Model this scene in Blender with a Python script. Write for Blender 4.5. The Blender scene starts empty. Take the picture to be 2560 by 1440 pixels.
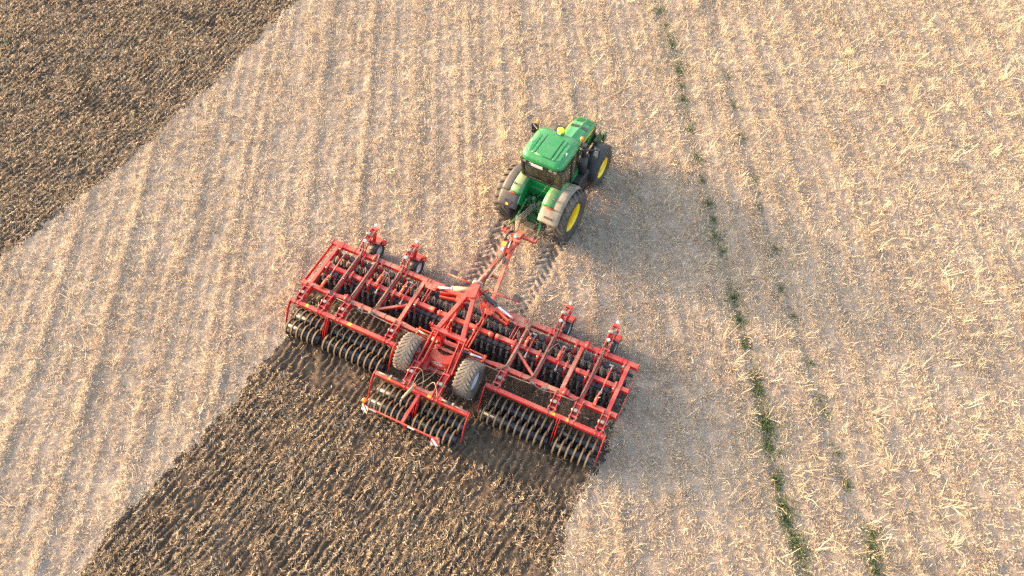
import bpy, math, random
import numpy as np
from mathutils import Vector, Matrix

random.seed(7)
rng = np.random.default_rng(11)
PI = math.pi
rad = math.radians
scene = bpy.context.scene
col = scene.collection

# ------------------------------------------------------------------ materials
def new_mat(name):
    m = bpy.data.materials.new(name); m.use_nodes = True
    nt = m.node_tree; nt.nodes.clear()
    out = nt.nodes.new('ShaderNodeOutputMaterial')
    return m, nt, out

def node(nt, typ, **kw):
    n = nt.nodes.new(typ)
    for k, v in kw.items():
        setattr(n, k, v)
    return n

def noise(nt, scale, detail=4.0, rough=0.55, coord='Object'):
    tc = node(nt, 'ShaderNodeTexCoord')
    n = node(nt, 'ShaderNodeTexNoise')
    n.inputs['Scale'].default_value = scale; n.inputs['Detail'].default_value = detail
    n.inputs['Roughness'].default_value = rough
    nt.links.new(tc.outputs[coord], n.inputs['Vector'])
    return n.outputs['Fac']

def ramp(nt, fac, stops):
    r = node(nt, 'ShaderNodeValToRGB')
    el = r.color_ramp.elements
    while len(el) < len(stops): el.new(0.5)
    for e, (p, c) in zip(el, stops):
        e.position = p; e.color = (*c, 1) if len(c) == 3 else c
    nt.links.new(fac, r.inputs['Fac'])
    return r.outputs['Color']

def maprange(nt, v, a, b, c=0.0, d=1.0):
    n = node(nt, 'ShaderNodeMapRange'); n.clamp = True
    nt.links.new(v, n.inputs['Value'])
    for k, x in zip(('From Min', 'From Max', 'To Min', 'To Max'), (a, b, c, d)): n.inputs[k].default_value = x
    return n.outputs['Result']

def mul(nt, a, b):
    n = node(nt, 'ShaderNodeMath', operation='MULTIPLY')
    nt.links.new(a, n.inputs[0])
    if isinstance(b, (int, float)): n.inputs[1].default_value = b
    else: nt.links.new(b, n.inputs[1])
    return n.outputs[0]

def mix(nt, fac, a, b):
    n = node(nt, 'ShaderNodeMix', data_type='RGBA')
    if isinstance(fac, (int, float)): n.inputs[0].default_value = fac
    else: nt.links.new(fac, n.inputs[0])
    for s, v in ((6, a), (7, b)):
        if isinstance(v, tuple): n.inputs[s].default_value = (*v, 1)
        else: nt.links.new(v, n.inputs[s])
    return n.outputs[2]

def bump(nt, fac, strength, dist):
    b = node(nt, 'ShaderNodeBump'); b.inputs['Strength'].default_value = strength; b.inputs['Distance'].default_value = dist
    nt.links.new(fac, b.inputs['Height'])
    return b.outputs['Normal']

def surf(name, color, rough=0.45, dust=0.0, dustcol=(0.36, 0.26, 0.17), metallic=0.0, var=0.12, scale=6.0, coat=0.0, allover=0.0, spec=0.5):
    """painted / worn surface: colour with slight variation, and dust that has settled on faces that look up"""
    m, nt, out = new_mat(name)
    p = node(nt, 'ShaderNodeBsdfPrincipled')
    n1 = noise(nt, scale, 5.0)
    dark = tuple(c * (1 - var) for c in color); lite = tuple(min(1, c * (1 + var)) for c in color)
    c = ramp(nt, n1, [(0.3, dark), (0.7, lite)])
    if dust > 0 or allover > 0:
        g = node(nt, 'ShaderNodeNewGeometry'); sx = node(nt, 'ShaderNodeSeparateXYZ')
        nt.links.new(g.outputs['Normal'], sx.inputs[0])
        up = maprange(nt, sx.outputs['Z'], 0.55, 0.98, allover, max(dust, allover))
        n2 = noise(nt, scale * 0.55, 7.0, 0.7)
        f = mul(nt, up, maprange(nt, n2, 0.34, 0.62))
        c = mix(nt, f, c, dustcol)
        r = maprange(nt, f, 0, 0.7, rough, 0.85)
        nt.links.new(r, p.inputs['Roughness'])
    else:
        nt.links.new(maprange(nt, n1, 0.3, 0.7, rough * 0.85, min(1, rough * 1.15)), p.inputs['Roughness'])
    nt.links.new(c, p.inputs['Base Color'])
    p.inputs['Metallic'].default_value = metallic
    p.inputs['Coat Weight'].default_value = coat
    p.inputs['Coat Roughness'].default_value = 0.15
    p.inputs['Specular IOR Level'].default_value = spec
    nt.links.new(p.outputs[0], out.inputs[0])
    return m

RED = surf('red_paint', (0.42, 0.011, 0.011), 0.46, allover=0.04, dust=0.75, coat=0.1, scale=3.0)
REDC = surf('clean_red_paint', (0.46, 0.011, 0.012), 0.42, allover=0.03, dust=0.35, coat=0.2, scale=4.0)
REDD = surf('dusty_red_paint', (0.52, 0.03, 0.018), 0.5, dust=1.0, dustcol=(0.38, 0.26, 0.17), allover=0.25)
ORANGE = surf('orange_red_paint', (0.60, 0.055, 0.024), 0.42, dust=0.35)
GREEN = surf('green_paint', (0.006, 0.19, 0.045), 0.30, dust=0.16, coat=0.5, scale=2.0, dustcol=(0.28, 0.30, 0.16))
GREEND = surf('dusty_green_paint', (0.006, 0.17, 0.04), 0.4, dust=0.55, coat=0.2, scale=3.5)
GREENK = surf('oily_green_casting', (0.004, 0.085, 0.028), 0.5, dust=0.35, scale=8.0)
MESHG = surf('green_intake_mesh', (0.01, 0.10, 0.03), 0.7)
YEL = surf('yellow_rim_paint', (0.80, 0.56, 0.0), 0.35, dust=0.0, allover=0.12)
YELD = surf('yellow_dome', (0.85, 0.75, 0.02), 0.35)
AMBER = surf('amber_lens', (0.90, 0.20, 0.01), 0.2, coat=0.6)
LAMP = surf('red_tail_lens', (0.55, 0.05, 0.01), 0.2, coat=0.6)
BLK = surf('black_plastic', (0.018, 0.020, 0.024), 0.5, dust=0.12)
BLKD = surf('dusty_black_plastic', (0.045, 0.042, 0.045), 0.6, dust=0.3, allover=0.12, dustcol=(0.22, 0.18, 0.15), scale=2.5)
TANF = surf('dust_caked_plastic', (0.15, 0.125, 0.10), 0.8, dust=0.95, allover=0.9, dustcol=(0.40, 0.33, 0.25), scale=1.4)
RUB = surf('dusty_rubber', (0.022, 0.022, 0.025), 0.75, dust=0.25, allover=0.18, scale=4.0)
RUBT = surf('tyre_lug_rubber', (0.035, 0.034, 0.036), 0.75, dust=0.5, allover=0.3, dustcol=(0.30, 0.23, 0.15), scale=5.0)
RUBL = surf('earth_coated_tyre', (0.08, 0.07, 0.062), 0.85, dust=0.75, allover=0.42, dustcol=(0.26, 0.21, 0.16), scale=5.0)
STEEL = surf('bright_steel', (0.75, 0.76, 0.78), 0.3, metallic=0.6)
SILV = surf('zinc_fittings', (0.21, 0.20, 0.19), 0.5, metallic=0.3, dust=0.3)
WHITE = surf('white_paint', (0.66, 0.65, 0.62), 0.45, dust=0.25)
DSTEEL = surf('dark_steel', (0.030, 0.036, 0.045), 0.45, dust=0.22, scale=7.0)
AXLE = surf('blue_black_axle', (0.022, 0.034, 0.048), 0.4, dust=0.15, scale=7.0)
RINGM = surf('earth_polished_ring', (0.20, 0.13, 0.065), 0.55, var=0.3, scale=9.0)
RINGS_ = surf('ring_web', (0.022, 0.023, 0.026), 0.55, dust=0.08, scale=7.0)
DISCM = surf('earthy_disc_steel', (0.06, 0.050, 0.042), 0.4, metallic=0.35, var=0.4, scale=7.0)
CLAMP = surf('clamp_plate', (0.040, 0.052, 0.066), 0.45, dust=0.25, scale=8.0)
HOSE = surf('rubber_hose', (0.10, 0.08, 0.065), 0.7, dust=0.4)
TANCYL = surf('dusty_cylinder', (0.30, 0.23, 0.16), 0.7, dust=0.8, scale=5)
STICK_Y = surf('yellow_sticker', (0.80, 0.50, 0.03), 0.5)
STICK_G = surf('grey_sticker', (0.45, 0.43, 0.42), 0.5)
BLUE = surf('blue_strip', (0.02, 0.06, 0.35), 0.5)
GREYI = surf('cab_interior', (0.12, 0.105, 0.085), 0.7)
SEATG = surf('seat_fabric', (0.20, 0.25, 0.20), 0.8)
STRIPE = surf('yellow_stripe', (0.80, 0.62, 0.02), 0.4)
GREYR = surf('silver_rim', (0.50, 0.55, 0.60), 0.4, allover=0.15, dust=0.2)

def glass_mat():
    m, nt, out = new_mat('tinted_glass')
    t = node(nt, 'ShaderNodeBsdfTransparent'); t.inputs[0].default_value = (0.74, 0.80, 0.76, 1)
    g = node(nt, 'ShaderNodeBsdfGlossy'); g.inputs['Roughness'].default_value = 0.06
    d = node(nt, 'ShaderNodeBsdfDiffuse'); d.inputs[0].default_value = (0.33, 0.27, 0.19, 1)
    fr = node(nt, 'ShaderNodeFresnel'); fr.inputs[0].default_value = 1.5
    m1 = node(nt, 'ShaderNodeMixShader'); nt.links.new(fr.outputs[0], m1.inputs[0])
    nt.links.new(t.outputs[0], m1.inputs[1]); nt.links.new(g.outputs[0], m1.inputs[2])
    m2 = node(nt, 'ShaderNodeMixShader'); nt.links.new(maprange(nt, noise(nt, 2.0, 5), 0.35, 0.75, 0.05, 0.24), m2.inputs[0])
    nt.links.new(m1.outputs[0], m2.inputs[1]); nt.links.new(d.outputs[0], m2.inputs[2])
    nt.links.new(m2.outputs[0], out.inputs[0])
    return m
GLASS = glass_mat()

def straw_mat(name, lo, mid, hi, trans=0.25):
    m, nt, out = new_mat(name)
    at = node(nt, 'ShaderNodeAttribute', attribute_name='tint')
    c = ramp(nt, at.outputs['Fac'], [(0.0, lo), (0.5, mid), (1.0, hi)])
    p = node(nt, 'ShaderNodeBsdfPrincipled'); nt.links.new(c, p.inputs['Base Color'])
    p.inputs['Roughness'].default_value = 0.6; p.inputs['Specular IOR Level'].default_value = 0.35
    t = node(nt, 'ShaderNodeBsdfTranslucent'); nt.links.new(c, t.inputs[0])
    ms = node(nt, 'ShaderNodeMixShader'); ms.inputs[0].default_value = trans
    nt.links.new(p.outputs[0], ms.inputs[1]); nt.links.new(t.outputs[0], ms.inputs[2])
    nt.links.new(ms.outputs[0], out.inputs[0])
    return m
STRAW = straw_mat('straw', (0.25, 0.195, 0.14), (0.50, 0.385, 0.27), (0.80, 0.675, 0.52))
LITTER = straw_mat('tilled_straw', (0.14, 0.095, 0.058), (0.39, 0.285, 0.18), (0.76, 0.63, 0.46))
STALK = straw_mat('dry_stalk', (0.42, 0.31, 0.20), (0.62, 0.49, 0.34), (0.70, 0.62, 0.45))
GRASSM = straw_mat('green_weed', (0.05, 0.09, 0.028), (0.10, 0.155, 0.048), (0.30, 0.28, 0.12))

def ground_mat(name, stops, scale, fine):
    m, nt, out = new_mat(name)
    p = node(nt, 'ShaderNodeBsdfPrincipled')
    big = noise(nt, scale, 6.0, 0.6); sm = noise(nt, fine, 6.0, 0.7)
    a = node(nt, 'ShaderNodeMath', operation='ADD'); nt.links.new(mul(nt, big, 0.45), a.inputs[0]); nt.links.new(mul(nt, sm, 0.55), a.inputs[1])
    c = ramp(nt, a.outputs[0], stops)
    nt.links.new(c, p.inputs['Base Color'])
    p.inputs['Roughness'].default_value = 0.95; p.inputs['Specular IOR Level'].default_value = 0.2
    nt.links.new(bump(nt, sm, 0.7, 0.03), p.inputs['Normal'])
    nt.links.new(p.outputs[0], out.inputs[0])
    return m
FIELDM = ground_mat('stubble_soil', [(0.33, (0.20, 0.160, 0.128)), (0.5, (0.30, 0.24, 0.19)), (0.66, (0.40, 0.325, 0.255))], 0.9, 16.0)
TRACKM = ground_mat('pressed_soil', [(0.33, (0.13, 0.10, 0.076)), (0.5, (0.20, 0.155, 0.118)), (0.66, (0.28, 0.218, 0.165))], 0.5, 10.0)
TILLM = ground_mat('tilled_earth', [(0.32, (0.036, 0.025, 0.017)), (0.5, (0.074, 0.052, 0.036)), (0.68, (0.165, 0.122, 0.085))], 0.5, 9.0)

# ------------------------------------------------------------------ mesh builder
class MB:
    def __init__(s): s.v = []; s.f = []; s.m = []; s.s = []
    def add(s, vs, fs, mi=0, sm=False):
        o = len(s.v); s.v += [tuple(v) for v in vs]
        for f in fs: s.f.append(tuple(i + o for i in f)); s.m.append(mi); s.s.append(sm)
        return s
    def box(s, c, d, R=None, mi=0):
        vs = []
        for x in (-.5, .5):
            for y in (-.5, .5):
                for z in (-.5, .5):
                    p = Vector((x * d[0], y * d[1], z * d[2]))
                    if R is not None: p = R @ p
                    vs.append(p + Vector(c))
        return s.add(vs, [(0, 1, 3, 2), (4, 6, 7, 5), (0, 4, 5, 1), (2, 3, 7, 6), (0, 2, 6, 4), (1, 5, 7, 3)], mi)
    def bar(s, a, b, w, h, up=(0, 0, 1), mi=0, w2=None, h2=None):
        a = Vector(a); b = Vector(b); d = (b - a).normalized(); up = Vector(up)
        x = d.cross(up)
        if x.length < 1e-4: x = d.cross(Vector((0, 1, 0)))
        x.normalize(); y = x.cross(d).normalized()
        w2 = w if w2 is None else w2; h2 = h if h2 is None else h2
        vs = [p + x * (i * ww / 2) + y * (j * hh / 2) for p, ww, hh in ((a, w, h), (b, w2, h2)) for i, j in ((-1, -1), (1, -1), (1, 1), (-1, 1))]
        return s.add(vs, [(3, 2, 1, 0), (4, 5, 6, 7), (0, 1, 5, 4), (1, 2, 6, 5), (2, 3, 7, 6), (3, 0, 4, 7)], mi)
    def tube(s, a, b, r, r2=None, n=10, mi=0, caps=True):
        a = Vector(a); b = Vector(b); d = (b - a).normalized()
        x = d.orthogonal().normalized(); y = d.cross(x); r2 = r if r2 is None else r2
        vs = []
        for p, q in ((a, r), (b, r2)):
            for k in range(n):
                t = 2 * PI * k / n; vs.append(p + x * q * math.cos(t) + y * q * math.sin(t))
        s.add(vs, [(k, (k + 1) % n, n + (k + 1) % n, n + k) for k in range(n)], mi, True)
        if caps: s.add(vs, [tuple(range(n - 1, -1, -1)), tuple(range(n, 2 * n))], mi)
        return s
    def path(s, pts, r, n=6, mi=0):
        pts = [Vector(p) for p in pts]; rings = []
        for i, p in enumerate(pts):
            d = (pts[min(i + 1, len(pts) - 1)] - pts[max(i - 1, 0)]).normalized()
            x = d.cross(Vector((0.13, 0.31, 1))).normalized(); y = x.cross(d)
            rings.append([p + x * r * math.cos(2 * PI * k / n) + y * r * math.sin(2 * PI * k / n) for k in range(n)])
        return s.loft(rings, mi, True)
    def loft(s, rings, mi=0, sm=True, caps=True, closed=True):
        n = len(rings[0]); vs = [p for r in rings for p in r]; fs = []
        for i in range(len(rings) - 1):
            for k in range(n if closed else n - 1):
                fs.append((i * n + k, i * n + (k + 1) % n, (i + 1) * n + (k + 1) % n, (i + 1) * n + k))
        s.add(vs, fs, mi, sm)
        if caps: s.add(vs, [tuple(range(n - 1, -1, -1)), tuple(range((len(rings) - 1) * n, len(rings) * n))], mi)
        return s
    def lathe(s, prof, c=(0, 0, 0), n=32, mi=0, closed=False, sm=True, a0=0.0, a1=2 * PI, mis=None):
        """profile of (radius, x) spun about the X axis through c"""
        full = abs(a1 - a0 - 2 * PI) < 1e-6
        k = len(prof); cnt = n if full else n + 1; vs = []
        for i in range(cnt):
            t = a0 + (a1 - a0) * i / n
            for r, x in prof: vs.append((c[0] + x, c[1] + r * math.cos(t), c[2] + r * math.sin(t)))
        for j in range(k if closed else k - 1):
            fs = []
            for i in range(n):
                i2 = (i + 1) % cnt
                fs.append((i * k + j, i2 * k + j, i2 * k + (j + 1) % k, i * k + (j + 1) % k))
            s.add([], [], mi)
            o = len(s.v)
            s.add(vs, fs, mis[j] if mis else mi, sm)
        if not full and closed:
            s.add(vs, [tuple(range(k)), tuple(range((cnt - 1) * k + k - 1, (cnt - 1) * k - 1, -1))], mi)
        return s
    def sphere(s, c, r, n=12, m=8, sz=1.0, mi=0):
        rings = []
        for i in range(m + 1):
            t = -PI / 2 + PI * i / m
            rings.append([(c[0] + r * max(.001, math.cos(t)) * math.cos(2 * PI * k / n), c[1] + r * max(.001, math.cos(t)) * math.sin(2 * PI * k / n), c[2] + sz * r * math.sin(t)) for k in range(n)])
        return s.loft(rings, mi, True)
    def plate(s, poly, t, mi=0):
        """flat polygon of 3D points given thickness vector t"""
        n = len(poly); t = Vector(t); vs = [Vector(p) - t / 2 for p in poly] + [Vector(p) + t / 2 for p in poly]
        return s.add(vs, [tuple(range(n - 1, -1, -1)), tuple(range(n, 2 * n))] + [(k, (k + 1) % n, n + (k + 1) % n, n + k) for k in range(n)], mi)
    def mesh(s, name, mats):
        me = bpy.data.meshes.new(name); me.from_pydata(s.v, [], s.f)
        for m in (mats if isinstance(mats, (list, tuple)) else [mats]): me.materials.append(m)
        me.polygons.foreach_set('material_index', s.m); me.polygons.foreach_set('use_smooth', s.s)
        me.validate(); me.update()
        return me

def part(name, mb, mats, parent, loc=(0, 0, 0), rot=(0, 0, 0), bevel=0.0, label=None):
    me = mb if isinstance(mb, bpy.types.Mesh) else mb.mesh(name, mats)
    if isinstance(mb, MB):
        import bmesh
        bm = bmesh.new(); bm.from_mesh(me); bmesh.ops.remove_doubles(bm, verts=bm.verts, dist=1e-5) if any(s for s in mb.s) else None
        bmesh.ops.recalc_face_normals(bm, faces=bm.faces); bm.to_mesh(me); bm.free()
    o = bpy.data.objects.new(name, me); col.objects.link(o)
    o.parent = parent; o.location = loc; o.rotation_euler = rot
    if bevel:
        b = o.modifiers.new('edge', 'BEVEL'); b.width = bevel; b.segments = 2; b.limit_method = 'ANGLE'; b.angle_limit = rad(40)
    if label: o['label'] = label
    return o

def pieces(name, mb, mats, parent, **kw):
    """every loose piece of the builder becomes an object of its own"""
    par = list(range(len(mb.v)))
    key = {}
    for i, v in enumerate(mb.v):
        k = (round(v[0], 5), round(v[1], 5), round(v[2], 5))
        if k in key: par[i] = key[k]
        else: key[k] = i
    def find(i):
        while par[i] != i: par[i] = par[par[i]]; i = par[i]
        return i
    for f in mb.f:
        r = find(f[0])
        for i in f[1:]: par[find(i)] = r
    groups = {}
    for k, f in enumerate(mb.f): groups.setdefault(find(f[0]), []).append(k)
    for fs in groups.values():
        n = MB(); ix = sorted({i for k in fs for i in mb.f[k]}); mp = {i: j for j, i in enumerate(ix)}
        n.v = [mb.v[i] for i in ix]; n.f = [tuple(mp[i] for i in mb.f[k]) for k in fs]; n.m = [mb.m[k] for k in fs]; n.s = [mb.s[k] for k in fs]
        part(name, n, mats, parent, **kw)

def copy_part(o, parent, loc, rot=None):
    c = o.copy(); col.objects.link(c); c.parent = parent; c.location = loc
    if rot is not None: c.rotation_euler = rot
    for ch in list(o.children):
        d = ch.copy(); col.objects.link(d); d.parent = c
    return c

def thing(name, label, cat, loc, rotz):
    o = bpy.data.objects.new(name, None); col.objects.link(o)
    o.location = loc; o.rotation_euler = (0, 0, rotz); o['label'] = label; o['category'] = cat
    o.empty_display_size = 0.3
    return o

def letters(mb, word, o, u, v, h, w, gap, th, nrm, mi=0):
    """block capitals out of bars on the plane through o spanned by u (reading direction) and v (up)"""
    G = {'K': [((0, 0), (0, 1)), ((0, .45), (1, 1)), ((.25, .6), (1, 0))], 'U': [((0, 1), (0, 0)), ((0, 0), (1, 0)), ((1, 0), (1, 1))],
         'H': [((0, 0), (0, 1)), ((1, 0), (1, 1)), ((0, .5), (1, .5))], 'N': [((0, 0), (0, 1)), ((0, 1), (1, 0)), ((1, 0), (1, 1))]}
    o = Vector(o); u = Vector(u).normalized(); v = Vector(v).normalized(); nrm = Vector(nrm).normalized()
    for i, ch in enumerate(word):
        b = o + u * (i * (w + gap))
        for p, q in G[ch]:
            mb.bar(b + u * (p[0] * w) + v * (p[1] * h), b + u * (q[0] * w) + v * (q[1] * h), th, 0.006, up=nrm, mi=mi)

# ------------------------------------------------------------------ where things stand
HO = Vector((-1.176, 14.656, 0)); HYAW = rad(-25.8)
TO = Vector((1.03, 19.02, 0)); THEAD = rad(60.5); TYAW = THEAD - PI / 2

EDGE_A = [(-24.0, 9.0), (-20.4, 15.2), (-18.96, 17.16), (-17.71, 18.81), (-16.0, 21.45), (-14.73, 23.43), (-13.42, 25.79), (-11.68, 29.56), (-10.26, 32.29), (-8.78, 35.76), (-7.6, 39.0), (-6.4, 43.0)]
hl = lambda x, y: tuple((Matrix.Rotation(HYAW, 3, 'Z') @ Vector((x, y, 0)) + HO)[:2])
LEFT_B = [hl(-5.85, -0.15), hl(-5.95, -2.4), (-7.8, 13.97), (-8.65, 12.48), (-10.04, 10.17), (-11.17, 8.52), (-12.14, 7.09), (-12.71, 5.81), (-13.33, 4.5), (-14.5, 1.0)]
RIGHT_B = [hl(5.85, -0.15), hl(5.95, -2.4), hl(5.85, -3.55), (2.5, 8.84), (1.96, 7.95), (1.5, 6.97), (1.28, 5.81), (1.07, 4.5), (0.4, 1.0)]
TRACKS = [[(0.05, 19.5), (-0.23, 18.81), (-0.75, 17.68), (-1.31, 16.41), (-1.75, 15.4)], [(1.99, 18.5), (1.55, 17.6), (1.03, 16.59), (0.28, 14.95), (0.0, 14.3)]]
TRAM = [[(6.6, 38), (6.84, 32.29), (7.37, 28.61), (7.39, 24.35), (7.6, 20.82), (7.68, 18.05), (7.99, 15.2), (8.18, 12.94), (8.21, 10.73), (8.23, 8.07), (8.46, 6.74), (8.51, 5.81), (8.6, 3)],
        [(9.4, 38), (9.5, 32.29), (9.42, 25.54), (9.63, 21.66), (9.79, 18.05), (9.96, 14.7), (10.13, 12.48), (10.22, 11.01), (10.35, 8.71), (10.7, 6.62), (10.85, 5.81), (11, 3)]]

# ------------------------------------------------------------------ numpy field helpers
def vnoise(x, y, cell, seed):
    g = np.random.default_rng(seed).random((257, 257)).astype(np.float32)
    u = x / cell + 1000.3; v = y / cell + 1000.7
    i = np.floor(u).astype(np.int64); j = np.floor(v).astype(np.int64)
    a = (u - i); b = (v - j); a = a * a * (3 - 2 * a); b = b * b * (3 - 2 * b)
    i0 = i % 256; j0 = j % 256; i1 = (i + 1) % 256; j1 = (j + 1) % 256
    return (g[i0, j0] * (1 - a) + g[i1, j0] * a) * (1 - b) + (g[i0, j1] * (1 - a) + g[i1, j1] * a) * b - 0.5

def polydist(x, y, pl):
    """signed distance (+ on the left of the line's direction) and length along it"""
    best = np.full(x.shape, 1e9); sg = np.zeros(x.shape); al = np.zeros(x.shape); L = 0.0
    for (x0, y0), (x1, y1) in zip(pl[:-1], pl[1:]):
        dx, dy = x1 - x0, y1 - y0; l = math.hypot(dx, dy)
        t = np.clip(((x - x0) * dx + (y - y0) * dy) / l / l, 0, 1)
        d = np.hypot(x - x0 - t * dx, y - y0 - t * dy); c = dx * (y - y0) - dy * (x - x0)
        k = d < best
        best = np.where(k, d, best); sg = np.where(k, np.sign(c), sg); al = np.where(k, L + t * l, al); L += l
    return best * sg, al

def field(x, y):
    """masks and height of the ground at x, y"""
    jag = 0.20 * vnoise(x, y, 0.16, 19) + 0.22 * vnoise(x, y, 0.36, 1) + 0.28 * vnoise(x, y, 0.9, 2)
    da, _ = polydist(x, y, EDGE_A)
    dl, _ = polydist(x, y, LEFT_B); dr, _ = polydist(x, y, RIGHT_B)
    c, s = math.cos(HYAW), math.sin(HYAW)
    ly = -(x - HO.x) * s + (y - HO.y) * c
    A = da + jag
    B = np.minimum(np.minimum(dl, -dr), -(ly + 0.45)) + jag
    till = np.maximum(A, B)                       # > 0 inside tilled earth
    isA = A > B
    d = np.where(isA, da, dl)
    k = np.clip(till / 0.25, 0, 1); k = k * k * (3 - 2 * k)
    sw = x + 0.045 * (y - 16) + 0.14 * vnoise(x, y, 3.0, 3)
    st = 0.022 * vnoise(x, y, 0.55, 4) + 0.030 * vnoise(x, y, 0.22, 5) + 0.024 * vnoise(x, y, 0.11, 6)
    st += 0.007 * np.cos(2 * PI * sw / 0.48) + 0.008 * np.cos(2 * PI * sw / 0.96) * (0.8 + 1.2 * vnoise(x, y, 1.5, 7))
    ph = ((sw + 0.35) / 2.15) % 1.0
    st += 0.045 * np.exp(-((ph - 0.5) / 0.085) ** 2) * (0.8 + vnoise(x, y, 1.2, 8)) * np.where(x < 2, 1.0, 0.55)
    rp = np.cos(2 * PI * (d + 0.16 * vnoise(x, y, 1.6, 9) + 0.11 * vnoise(x, y, 0.24, 16) + 0.07 * vnoise(x, y, 0.5, 15)) / 0.225)
    ti = 0.034 * rp * np.clip(0.75 + 1.9 * vnoise(x, y, 0.5, 10), 0.0, 1.5)
    ti += 0.075 * np.abs(vnoise(x, y, 0.34, 12)) + 0.06 * vnoise(x, y, 0.19, 13) + 0.045 * vnoise(x, y, 0.10, 14) - 0.015
    h = st * (1 - k) + ti * k
    trk = np.zeros(x.shape); gro = np.zeros(x.shape)
    for pl in TRACKS:
        t, al = polydist(x, y, pl)
        w = np.clip((0.36 - np.abs(t)) / 0.08, 0, 1) * (1 - k) * (np.hypot(x - pl[-1][0], y - pl[-1][1]) > 0.05)
        lug = np.cos(2 * PI * (al - 0.75 * np.abs(t)) / 0.30 + np.where(t > 0, PI * 0.9, 0))
        w = w * np.clip(0.95 + 1.1 * vnoise(x, y, 0.5, 17), 0.2, 1)
        h = h * (1 - 0.6 * w) + w * (0.050 * np.clip(lug * 1.2 + 2.6 * vnoise(x, y, 0.14, 18), -1, 1) - 0.025); trk = np.maximum(trk, w); gro = np.maximum(gro, w * (lug + 2.6 * vnoise(x, y, 0.14, 18) < 0.0))
    for pl in TRAM:
        t, _ = polydist(x, y, pl); h = h - 0.035 * np.exp(-(t / 0.22) ** 2) * (1 - k)
    return h, till, isA, trk, sw, ph, rp, gro

def np_mesh(name, verts, quads, mats, smooth=False, tint=None):
    me = bpy.data.meshes.new(name)
    nv, nf = len(verts), len(quads); k = quads.shape[1]
    me.vertices.add(nv); me.vertices.foreach_set('co', np.ascontiguousarray(verts, dtype=np.float32).ravel())
    me.loops.add(nf * k); me.loops.foreach_set('vertex_index', np.ascontiguousarray(quads, dtype=np.int32).ravel())
    me.polygons.add(nf); me.polygons.foreach_set('loop_start', np.arange(0, nf * k, k, dtype=np.int32))
    me.polygons.foreach_set('use_smooth', np.full(nf, smooth))
    me.materials.append(mats)
    me.update(calc_edges=True)
    if tint is not None:
        a = me.attributes.new('tint', 'FLOAT', 'FACE'); a.data.foreach_set('value', tint.astype(np.float32))
    return me

def link(name, me, kind):
    o = bpy.data.objects.new(name, me); col.objects.link(o); o['kind'] = kind
    return o

# ------------------------------------------------------------------ ground sheets
X0, X1, Y0, Y1, ST = -29.0, 29.0, 1.0, 39.4, 0.06
gx = np.arange(X0, X1 + 1e-6, ST); gy = np.arange(Y0, Y1 + 1e-6, ST)
nx, ny = len(gx), len(gy)
XX, YY = np.meshgrid(gx, gy, indexing='ij'); XX = XX.ravel(); YY = YY.ravel()
H, TILL, ISA, TRK, SW, PH, RP, GRO = field(XX, YY)
edge = np.minimum(np.minimum(XX - gx[0], gx[-1] - XX), np.minimum(YY - gy[0], gy[-1] - YY))
H = H * np.clip(edge / 1.0, 0, 1)
V = np.stack([XX, YY, H], 1)
ii, jj = np.meshgrid(np.arange(nx - 1), np.arange(ny - 1), indexing='ij'); ii = ii.ravel(); jj = jj.ravel()
Q = np.stack([ii * ny + jj, (ii + 1) * ny + jj, (ii + 1) * ny + jj + 1, ii * ny + jj + 1], 1)
qt = TILL[Q].mean(1) > 0; qa = ISA[Q].mean(1) > 0.5

def sub(sel, extra=None):
    q = Q[sel]; u, inv = np.unique(q, return_inverse=True)
    return V[u], inv.reshape(q.shape)

qg = (GRO[Q].mean(1) > 0.45) & ~qt
v, q = sub(~qt & ~qg)
# the same sheet carries on to the horizon
g0, g1, h0, h1 = gx[0], gx[-1], gy[0], gy[-1]; B = 3000.0
o = len(v)
ring = np.array([(g0, h0, 0), (g1, h0, 0), (g1, h1, 0), (g0, h1, 0), (-B, -B, 0), (B, -B, 0), (B, B, 0), (-B, B, 0)], dtype=float)
rq = np.array([(0, 1, 5, 4), (1, 2, 6, 5), (2, 3, 7, 6), (3, 0, 4, 7)])[:, ::-1] + o
stubble = link('stubble_field', np_mesh('stubble_field', np.vstack([v, ring]), np.vstack([q, rq]), FIELDM, True), 'structure')
v, q = sub(qg); link('tyre_track', np_mesh('tyre_track', v, q, TRACKM, True), 'structure')
v, q = sub(qt & qa); link('tilled_soil', np_mesh('tilled_soil', v, q, TILLM, True), 'structure')
v, q = sub(qt & ~qa); link('tilled_soil', np_mesh('tilled_soil', v, q, TILLM, True), 'structure')

# ------------------------------------------------------------------ straw, stubs, stalks, weeds
def in_view(x, y, m=2.5):
    w = 14.93 + (y - 5.81) * (24.33 - 14.93) / (32.29 - 5.81) + m
    return (np.abs(x) < w) & (y > 3.6) & (y < 35.5)

def sample(n):
    x = rng.uniform(-28, 28, n); y = rng.uniform(3.6, 35.5, n)
    k = in_view(x, y)
    return x[k], y[k]

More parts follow.
